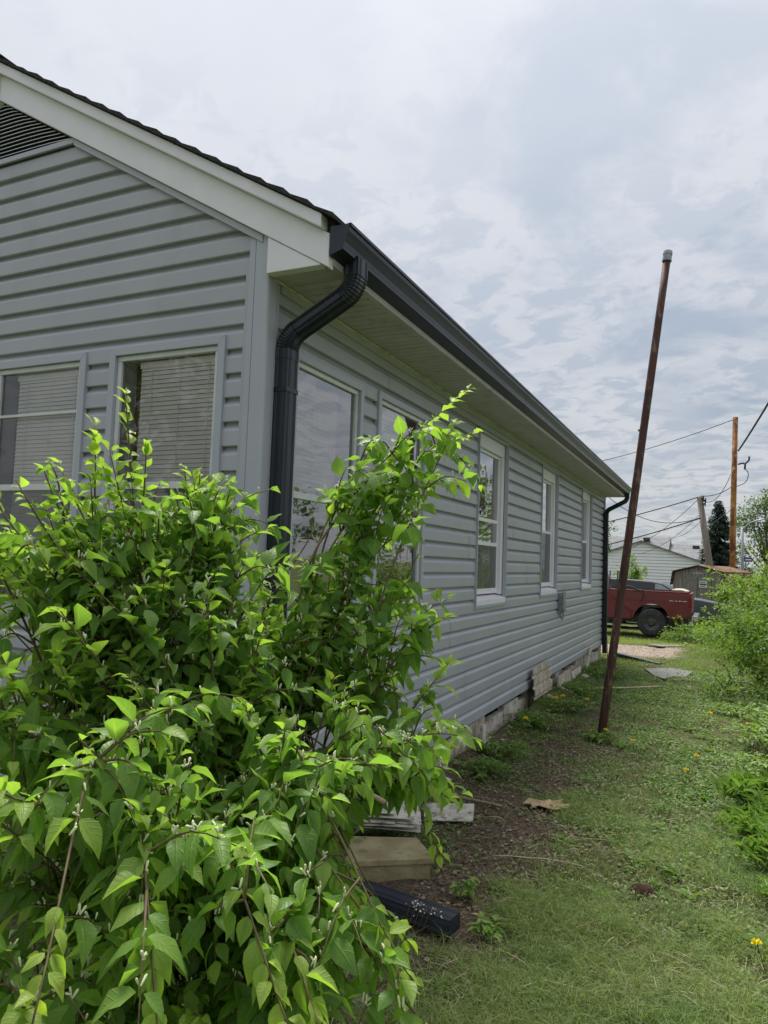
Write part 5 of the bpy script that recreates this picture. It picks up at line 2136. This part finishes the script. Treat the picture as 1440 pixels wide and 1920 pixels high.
def blades(name, x, y, lo, hi, w, tint, flop, curve=.5):
    n = len(x)
    h = lo + (hi - lo) * rng.random(n) ** 1.5
    a = rng.random(n) * 6.283
    lean = flop * (.3 + rng.random(n))
    base = np.stack([x, y, gz(x, y) - .004], 1)
    d = np.stack([np.cos(a) * lean, np.sin(a) * lean, np.ones(n)], 1)
    d = norm(d)
    d2 = norm(d + np.stack([np.cos(a), np.sin(a), -np.ones(n) * curve], 1) * (curve * (.3 + rng.random(n)))[:, None])
    sd = norm(np.stack([-np.sin(a), np.cos(a), np.zeros(n)], 1) + rng.normal(size=(n, 3)) * .3)
    ww = w * (.6 + .8 * rng.random(n))
    m1 = base + d * (h * .55)[:, None]
    tp = m1 + d2 * (h * .45)[:, None]
    V = np.stack([base - sd * ww[:, None] / 2, base + sd * ww[:, None] / 2, m1 + sd * ww[:, None] * .4, m1 - sd * ww[:, None] * .4, tp], 1)
    m = MB()
    ti = np.clip(tint(x, y) + .34 * rng.normal(size=n), 0, 1)
    m.addnp(V, np.array([(0, 1, 2, 3)]), ti)
    m.f.append((np.array([(3, 2, 4)])[None] + (np.arange(n) * 5)[:, None, None]).reshape(-1, 3))
    o = m.build(name, M['grass'], attr=True, kind='stuff')
    return o


gr = lambda x, y: 1 - dirtmask(x, y)
tuft = lambda x, y: sstep(fbm(x * 3.2, y * 3.2, 51, 4), .40, .58)
hue = lambda x, y: .42 + 1.7 * (fbm(x * 1.7 + 3, y * 1.7, 61, 3) - .5) + .5 * (fbm(x * 7, y * 7, 63, 2) - .5)
x, y = scatter(300000, .5, 2.6, -.4, 2.6, lambda x, y: gr(x, y) * (.14 + .86 * tuft(x, y)) * (.30 + .70 * sstep(fbm(x * 9, y * 9, 57, 3), .36, .56)) * (.42 + .65 * sstep(y, 1.6, .5) + .5 * sstep(x, 1.8, 2.3)))
o = blades('grass', x, y, .02, .13, .0022, hue, 1.4, .9)
x, y = scatter(52000, .6, 2.6, -.4, 2.4, lambda x, y: gr(x, y) * tuft(x + 7, y) * (sstep(y, 1.4, .3) + .7 * sstep(x, 1.6, 2.1)))
o = blades('long_grass', x, y, .07, .19, .0026, lambda x, y: hue(x, y) - .05, 1.3, 1.1)
x, y = scatter(170000, -.2, 3.4, 1.2, 10.5, lambda x, y: gr(x, y) * (.10 + .90 * tuft(x, y)) * .75, 1.25)
o = blades('short_grass', x, y, .015, .06, .0034, lambda x, y: hue(x, y) + .1, 1.1, .7)
x, y = scatter(120000, -4, 6, 10, 21, lambda x, y: (1 - farsoil(x, y)) * (.4 + .6 * tuft(x, y)))
o = blades('lawn_grass', x, y, .03, .10, .008, lambda x, y: .35 + .4 * sstep(y, 13.5, 15), .7, .5)
# ground ivy / clover leaves
ivy = lambda x, y: sstep(fbm(x * 2.4 + 40, y * 2.4, 71, 4), .38, .60) * (.25 + .75 * sstep(y, 1.2, 2.2))
x, y = scatter(90000, .1, 3.4, .8, 9.5, lambda x, y: ivy(x, y) * (1 - .8 * dirtmask(x, y)), 1.3)
n_ = len(x)
P = np.stack([x, y, gz(x, y) + .006 + .025 * rng.random(n_)], 1)
RT = np.array([(0, 0, 0), (.35, -.45, .06), (.95, -.25, 0), (.95, .25, 0), (.35, .45, .06)], float)
V = place(RT, P, norm(rng.normal(size=(n_, 3)) * np.array([1, 1, .25])), norm(np.array([0, 0, 1.0]) + rng.normal(size=(n_, 3)) * .35), .012 + .017 * rng.random(n_))
m = MB()
m.addnp(V, np.array([(0, 1, 2), (0, 2, 3), (0, 3, 4)]), np.clip(.35 + .25 * rng.normal(size=n_), 0, 1))
m.build('ground_ivy', M['ivy'], attr=True, kind='stuff')
# broadleaf weeds in the lawn, low rosettes
x, y = scatter(900, .9, 3.2, -.2, 8.5, lambda x, y: (.25 + .75 * tuft(x + 3, y)) * (.35 + .65 * sstep(x, 1.4, 2.1)), 1.2)
P, Xd, Nn, S = [], [], [], []
for a, b in zip(x, y):
    k_ = rng.integers(5, 10)
    sz = .03 + .06 * rng.random() ** 1.5
    for q in range(k_):
        an = q * 6.283 / k_ + rng.random()
        P.append((a, b, float(gz(a, b)) + .008))
        Xd.append((math.cos(an), math.sin(an), .25 + .7 * rng.random()))
        Nn.append((0, 0, 1))
        S.append(sz * (.7 + .5 * rng.random()))
P, Xd, Nn, S = map(lambda q: np.array(q, float), (P, Xd, Nn, S))
m = MB()
m.addnp(place(LT3[0] * np.array([1, .75, 1.2]), P, Xd, Nn + rng.normal(size=P.shape) * .2, S), LT3[1], np.clip(.35 + .25 * rng.normal(size=len(P)), 0, 1))
m.build('broadleaf_weeds', M['ivy'], attr=True, kind='stuff')
# dead straw blades lying through the grass
x, y = scatter(9500, .5, 3.0, -.4, 6.0, lambda x, y: sstep(fbm(x * 2.6 + 31, y * 2.6, 91, 3), .42, .6) * (.4 + .6 * gr(x, y)), 1.5)
n_ = len(x)
P = np.stack([x, y, gz(x, y) + .012 + .03 * rng.random(n_)], 1)
V = place(np.array([(-.5, -.012, 0), (0, -.014, .05), (0, .014, .05), (-.5, .012, 0), (.5, 0, 0)], float), P, norm(rng.normal(size=(n_, 3)) * np.array([1, 1, .22])), norm(np.array([0, 0, 1.0]) + rng.normal(size=(n_, 3)) * .3), .03 + .09 * rng.random(n_))
m = MB()
m.addnp(V, np.array([(0, 1, 2, 3)]), np.clip(.5 + .35 * rng.normal(size=n_), 0, 1))
m.f.append((np.array([(1, 4, 2)])[None] + (np.arange(n_) * 5)[:, None, None]).reshape(-1, 3))
m.build('dead_grass', M['litter'], attr=True, kind='stuff')
# mown clippings, chopped leaf bits lying everywhere on the trodden grass
x, y = scatter(150000, .2, 3.4, .2, 10.0, lambda x, y: sstep(fbm(x * 1.9 + 13, y * 1.9, 81, 4), .36, .58) * (.25 + .75 * sstep(y, .5, 1.3)) * (1 - .35 * dirtmask(x, y)) * (1 - .5 * sstep(y, 6, 10)), 1.25)
n_ = len(x)
P = np.stack([x, y, gz(x, y) + .010 + .022 * rng.random(n_)], 1)
CL = np.array([(-.5, -.16, 0), (.35, -.24, .08), (.55, .1, 0), (-.3, .22, .06)], float)
V = place(CL, P, norm(rng.normal(size=(n_, 3)) * np.array([1, 1, .4])), norm(np.array([0, 0, 1.0]) + rng.normal(size=(n_, 3)) * .55), .008 + .021 * rng.random(n_) ** 2)
m = MB()
m.addnp(V, np.array([(0, 1, 2, 3)]), np.clip(.35 + .33 * rng.normal(size=n_), 0, 1))
m.build('grass_clippings', M['clip'], attr=True, kind='stuff')
# litter: dead leaves, wood chips, straw bits
x, y = scatter(70000, -.8, 3.2, -1.6, 14.0, lambda x, y: (.12 + .88 * dirtmask(x, y)) * (1 - .75 * farsoil(x, y)), 1.3)
n_ = len(x)
P = np.stack([x, y, gz(x, y) + .004 + .010 * rng.random(n_)], 1)
CT = np.array([(-.5, -.22, 0), (.4, -.28, .05), (.5, .2, 0), (-.35, .3, .08)], float)
CTs = np.array([1, 1, 1.])
V = place(CT, P, norm(rng.normal(size=(n_, 3)) * np.array([1, 1, .3])), norm(np.array([0, 0, 1.0]) + rng.normal(size=(n_, 3)) * .4), .010 + .022 * rng.random(n_) ** 2)
m = MB()
m.addnp(V, np.array([(0, 1, 2, 3)]), np.clip(.25 + .33 * rng.normal(size=n_), 0, 1))
x, y = scatter(16000, .4, 3.0, -.4, 8.0, lambda x, y: .5 + 0 * x, 1.3)
n_ = len(x)
P = np.stack([x, y, gz(x, y) + .008 + .015 * rng.random(n_)], 1)
V = place(np.array([(-.5, -.02, 0), (.5, -.02, .02), (.5, .02, 0), (-.5, .02, .0)], float), P, norm(rng.normal(size=(n_, 3)) * np.array([1, 1, .15])), norm(np.array([0, 0, 1.0]) + rng.normal(size=(n_, 3)) * .3), .02 + .06 * rng.random(n_) ** 2)
m.addnp(V, np.array([(0, 1, 2, 3)]), np.clip(.7 + .25 * rng.normal(size=n_), 0, 1))
m.build('leaf_litter', M['litter'], attr=True, kind='stuff')

# dandelions


def dandelion():
    t = bpy.data.objects.new('dandelion', None)
    col.objects.link(t)
    MB().tube([(0, 0, -.01), (.004, 0, .06), (.006, .003, .105)], .0018, 5).build('stem', M['twig'], t)
    m = MB()
    n = 60
    a = rng.random(n) * 6.283
    el_ = rng.random(n) ** .7 * 1.3
    xd = np.stack([np.cos(a) * np.sin(el_ + .2), np.sin(a) * np.sin(el_ + .2), np.cos(el_ + .2) * .8], 1)
    m.addnp(place(np.array([(0, -.05, 0), (.8, -.13, 0), (1, 0, 0), (.8, .13, 0), (0, .05, 0)], float), np.tile([.006, .003, .105], (n, 1)), xd, rand_unit(n), np.full(n, .022)), np.array([(0, 1, 2), (0, 2, 3), (0, 3, 4)]))
    m.build('flower_head', M['yellow'], t)
    return t


d0 = dandelion()
spots = [(1.219, 3.976, 1.2, 'yellow dandelion in the grass in front of the rusty pole, low right of its foot'), (1.758, 5.499, 1.3, 'yellow dandelion in the open grass between rusty pole and hedge'),
         (2.05, .66, 1.0, 'orange yellow dandelion in the near grass at the right edge'), (.30, 5.05, 1.6, 'big yellow dandelion at the wall foot below the stained scrap'),
         (.34, 5.42, 1.4, 'yellow dandelion standing behind the biggest one at the wall foot'), (.24, 3.98, 1.3, 'yellow dandelion at the wall foot beside the broken white corner'),
         (.55, 5.6, 1.2, 'yellow dandelion in the weeds away from the wall foot'), (2.12, 5.1, 1.1, 'yellow dandelion near the hedge, left one of a pair'),
         (2.22, 4.95, 1.1, 'yellow dandelion near the hedge, right one of a pair'), (1.73, 3.75, 1.1, 'small yellow dandelion in the grass right of the pole foot, upper one'), (1.68, 3.35, .9, 'small yellow dandelion in the grass right of the pole foot, lower one'),
         (.93, 4.25, 1.1, 'pale yellow dandelion bud beside the foot of the rusty pole')]
for i, (x, y, s, lab) in enumerate(spots):
    if i == 0:
        r_ = d0
    else:
        r_ = d0.copy()
        col.objects.link(r_)
        for ch in list(d0.children):
            c = ch.copy()
            col.objects.link(c)
            c.parent = r_
    r_.location = at_ground(x, y, .0)
    r_.rotation_euler = (random.uniform(-.35, .1), random.uniform(-.3, .3), random.uniform(0, 6))
    r_.scale = (s, s, s)
    tag(r_, lab, 'flower', 'dandelions in the grass and along the wall')
# white flowering sprig on the drain pipe
t = thing('white_flower_sprig', 'sprig of tiny white flowers hanging over the black drain pipe', 'flower sprig', (.72, .36, .1))
m = MB()
st = MB()
for k in range(5):
    c_ = curve3([(.66 + .02 * k, .28, .0), (.68 + .025 * k, .30, .10), (.70 + .03 * k, .31, .13 - .012 * k)], 8)
    st.tube(c_, .0014, 4)
    n_ = 8
    pc = c_[rng.integers(3, len(c_), n_)] + rng.normal(size=(n_, 3)) * .012
    m.addnp(place(RT, pc, rand_unit(n_), rand_unit(n_, 1), np.full(n_, .009)), np.array([(0, 1, 2), (0, 2, 3), (0, 3, 4)]))
st.build('stem', M['twig'], t, smooth=True, kind='stuff')
m.build('blossoms', M['petal'], t, kind='stuff')
